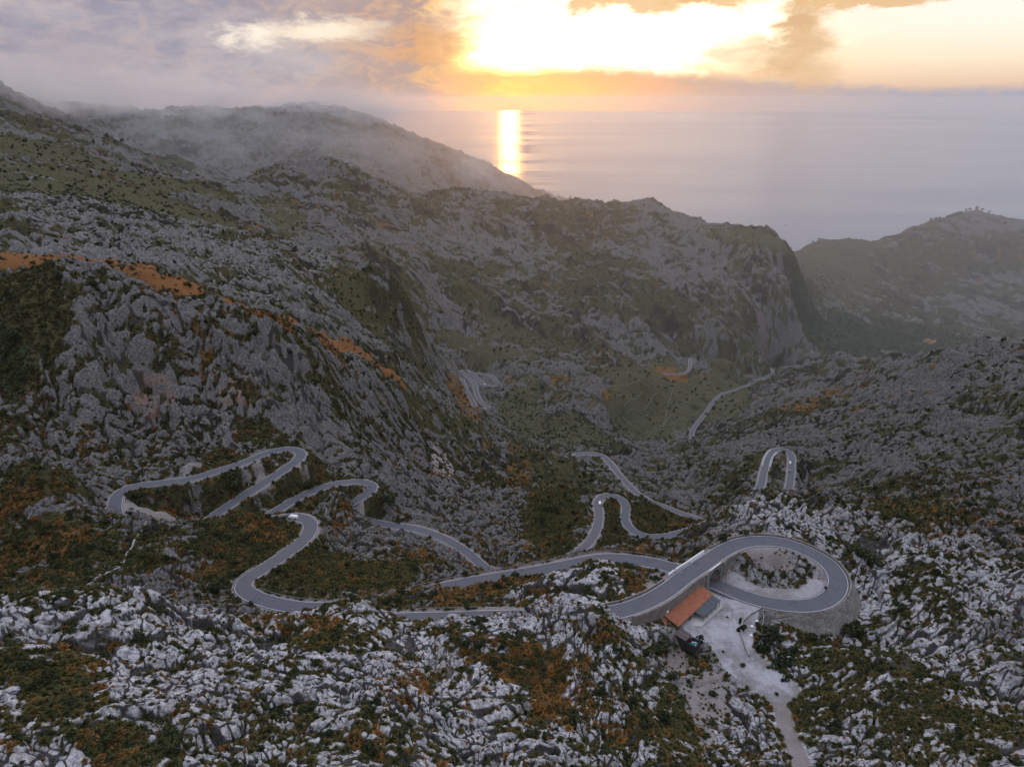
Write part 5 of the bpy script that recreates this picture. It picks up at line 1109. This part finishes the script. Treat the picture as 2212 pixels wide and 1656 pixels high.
# ------------------------------------------------------------------ trees on the skylines
def tree(u, v, px, label, group, conv=None):
    p = hitz(u, v)
    for dv in range(0, 14): 
        p = hitz(u, v+dv)
        if math.hypot(p[0], p[1]) < 6500: break
    d = math.sqrt(p[0]**2+p[1]**2+p[2]**2); h = px*d/F; root = empty('tree', (p[0], p[1], p[2]+CAMZ-.03*h), rnd.uniform(0, 6.28)); tag(root, label, 'tree', group)
    bm = bmesh.new(); tube_chain(bm, [(0, 0, -.1*h), (.02*h, 0, .25*h), (0, .02*h, .55*h)], [.05*h, .035*h, .015*h], 6)
    for a in (0, 2.1, 4.2): tube_chain(bm, [(0, 0, .3*h), (.15*h*math.cos(a), .15*h*math.sin(a), .5*h)], [.02*h, .01*h], 5)
    bm_obj('trunk', bm, M_WOOD, root)
    c = bpy.data.objects.new('crown', TREECROWN[tree_n[0] % 3]); sc.collection.objects.link(c); c.parent = root; c.location = (0, 0, .28*h); c.scale = (.46*h, .46*h, .62*h); tree_n[0] += 1
tree_n = [0]; TREECROWN = [leaf_cloud('crown', 420, 40+i, 6, .13, 1.0) for i in range(3)]
for m0 in TREECROWN: m0.materials.append(M_TREE)
for u, v, px, lb, gp in [(225,307,9,'dark tree on the left saddle below the misty peak','trees on the left saddle'),(233,304,11,0,0),(251,314,10,0,0),(263,312,9,0,0),(280,312,11,0,0),(289,314,9,0,0),(308,322,9,0,0),(203,312,9,0,0)]+\
  [(1624,496,7,'small tree at the end of the middle mountain crest','trees on the middle crest'),(1630,497,7,0,0),(1704,524,7,0,0)]+\
  [(u,v,6,'tiny dark tree on the skyline of the far right hill','trees on the right skyline') for u,v in ((1727,532),(1738,528),(1744,526),(1755,526),(1768,520),(1800,516),(1815,514),(1830,513),(1842,513),(1890,516),(1900,514),(1940,499),(1946,497),(1980,484),(2010,478),(2020,476),(2030,475),(2046,472),(2052,470),(2074,464),(2086,458),(2094,456),(2120,454),(2136,462),(2170,486))]+\
  [(2163,742,12,'lone dark tree on the crest of the near right slope',None),(2212,748,12,'dark tree at the right edge on the near slope crest',None),(1260,1032,16,'olive green pine on the valley rim right of centre',None)]:
    if lb == 0: lb, gp = last
    last = (lb, gp); tree(u, v, px, lb, gp)

# ------------------------------------------------------------------ far buildings, boat
def tower():
    p = hitz(2109, 455); r = math.hypot(p[0], p[1]); root = empty('watchtower', (p[0], p[1], p[2]+CAMZ-2)); tag(root, 'tiny square stone watchtower on top of the far right hill', 'tower')
    bm = bmesh.new(); box_bm(bm, -4.5, 4.5, -4.5, 4.5, 0, 17, .6, .6); bm_obj('wall', bm, M_STONE, root); bm = bmesh.new(); box_bm(bm, -4.6, 4.6, -4.6, 4.6, 17.02, 19); bm_obj('parapet', bm, M_STONE, root)
tower()
def farmhouse(u, v, w_, label):
    p = hitz(u, v); root = empty('farmhouse', (p[0], p[1], p[2]+CAMZ-1), .3); tag(root, label, 'house'); bm = bmesh.new(); box_bm(bm, -w_/2, w_/2, -4, 4, 0, 7); bm_obj('wall', bm, M_HOUSE, root)
    vs = [(-w_/2-.5, -4.5, 6.9), (w_/2+.5, -4.5, 6.9), (w_/2+.5, 4.5, 6.9), (-w_/2-.5, 4.5, 6.9), (-w_/2-.5, 0, 9.6), (w_/2+.5, 0, 9.6)]
    link('roof', mesh('roof', vs, [(0, 1, 5, 4), (2, 3, 4, 5), (1, 2, 5), (3, 0, 4), (3, 2, 1, 0)]), M_TILE, root)
    for a in (-.3, 0, .3): bm = bmesh.new(); box_bm(bm, a*w_-.6, a*w_+.6, -4.08, -4.0, 3.5, 5.2); bm_obj('window', bm, M_GLASS, root)
M_HOUSE = simple('warm_render', (.55,.42,.28), .8)
farmhouse(2000, 739, 16, 'ochre farmhouse in the wooded valley behind the near ridge, upper one'); farmhouse(2012, 742, 22, 'low ochre farmhouse beside the upper one in the wooded valley')
def boat():
    x, y, z = pix_dir(1697, 486); t = -CAMZ/z; root = empty('boat', (x*t, y*t, 0), 2.5); tag(root, 'tiny boat trailing a pale wake on the grey sea right of centre', 'boat')
    vs = [(-9, -3, 0), (4, -3, 0), (10, 0, .4), (4, 3, 0), (-9, 3, 0), (-9, -3.3, 3), (5, -3.3, 3), (12, 0, 3.6), (5, 3.3, 3), (-9, 3.3, 3)]
    link('hull', mesh('hull', vs, [(i, (i+1) % 5, 5+(i+1) % 5, 5+i) for i in range(5)]+[(5, 6, 7, 8, 9)]), M_DARK, root); bm = bmesh.new(); box_bm(bm, -5, 2, -2, 2, 3.02, 6, .6, .3); bm_obj('cabin', bm, M_WHITE, root)
boat()

# ------------------------------------------------------------------ mist hanging on the far peaks
def mist(u, v, yy, rx, ry, rz, dens, seed):
    x, y, z = at_y(u, v, yy); bm = bmesh.new(); bmesh.ops.create_icosphere(bm, subdivisions=4, radius=1.0); m0 = bpy.data.meshes.new('mist'); bm.to_mesh(m0); bm.free()
    m_ = bpy.data.materials.new('mist'); m_.use_nodes = True; w = NT(m_.node_tree); w.n.clear(); o_ = w.n.new('ShaderNodeOutputMaterial'); vol = w.n.new('ShaderNodeVolumePrincipled'); tc = w.n.new('ShaderNodeTexCoord')
    P = tc.outputs['Object']; px, py, pz = w.sep(P); ln = w.n.new('ShaderNodeVectorMath'); ln.operation = 'LENGTH'; w.l.new(P, ln.inputs[0])
    nn = w.noise(w.vec(w.mul(px, rx/220), w.mul(py, ry/220), w.add(w.mul(pz, rz/130), seed)), 1.0, 4, .6)
    d = w.mul(w.ss(ln.outputs['Value'], 1.0, .25), w.ss(nn, .38, .72)); w.put(vol.inputs['Density'], w.mul(d, dens)); vol.inputs['Color'].default_value = (.97,.96,.96,1); vol.inputs['Anisotropy'].default_value = .4
    w.l.new(vol.outputs[0], o_.inputs['Volume']); o = link('mist', m0, m_); o.location = (x, y, z+CAMZ); o.scale = (rx, ry, rz); tag(o, kind='stuff')
mist(330, 236, 3500, 1100, 600, 150, .012, 1.3)
mist(720, 246, 3800, 700, 600, 170, .010, 7.7)
mist(60, 190, 2300, 500, 400, 110, .012, 4.1)
mist(560, 318, 2850, 1100, 420, 150, .0018, 11.1)
mist(930, 372, 3400, 700, 400, 130, .0040, 17.3)

def valley_mist():
    """the thin moist air that lies over the coast hills"""
    bm = bmesh.new(); bmesh.ops.create_icosphere(bm, subdivisions=5, radius=1.0); m0 = bpy.data.meshes.new('coastal_mist'); bm.to_mesh(m0); bm.free()
    m_ = bpy.data.materials.new('coastal_mist'); m_.use_nodes = True; t = m_.node_tree; t.nodes.clear(); o_ = t.nodes.new('ShaderNodeOutputMaterial'); v = t.nodes.new('ShaderNodeVolumePrincipled')
    v.inputs['Density'].default_value = 2.0e-4; v.inputs['Color'].default_value = (.88,.92,1.0,1); v.inputs['Anisotropy'].default_value = .72; t.links.new(v.outputs[0], o_.inputs['Volume'])
    o = link('coastal_mist', m0, m_); o.location = (0, 3100, 400); o.scale = (4200, 2600, 375); tag(o, kind='stuff')
valley_mist()
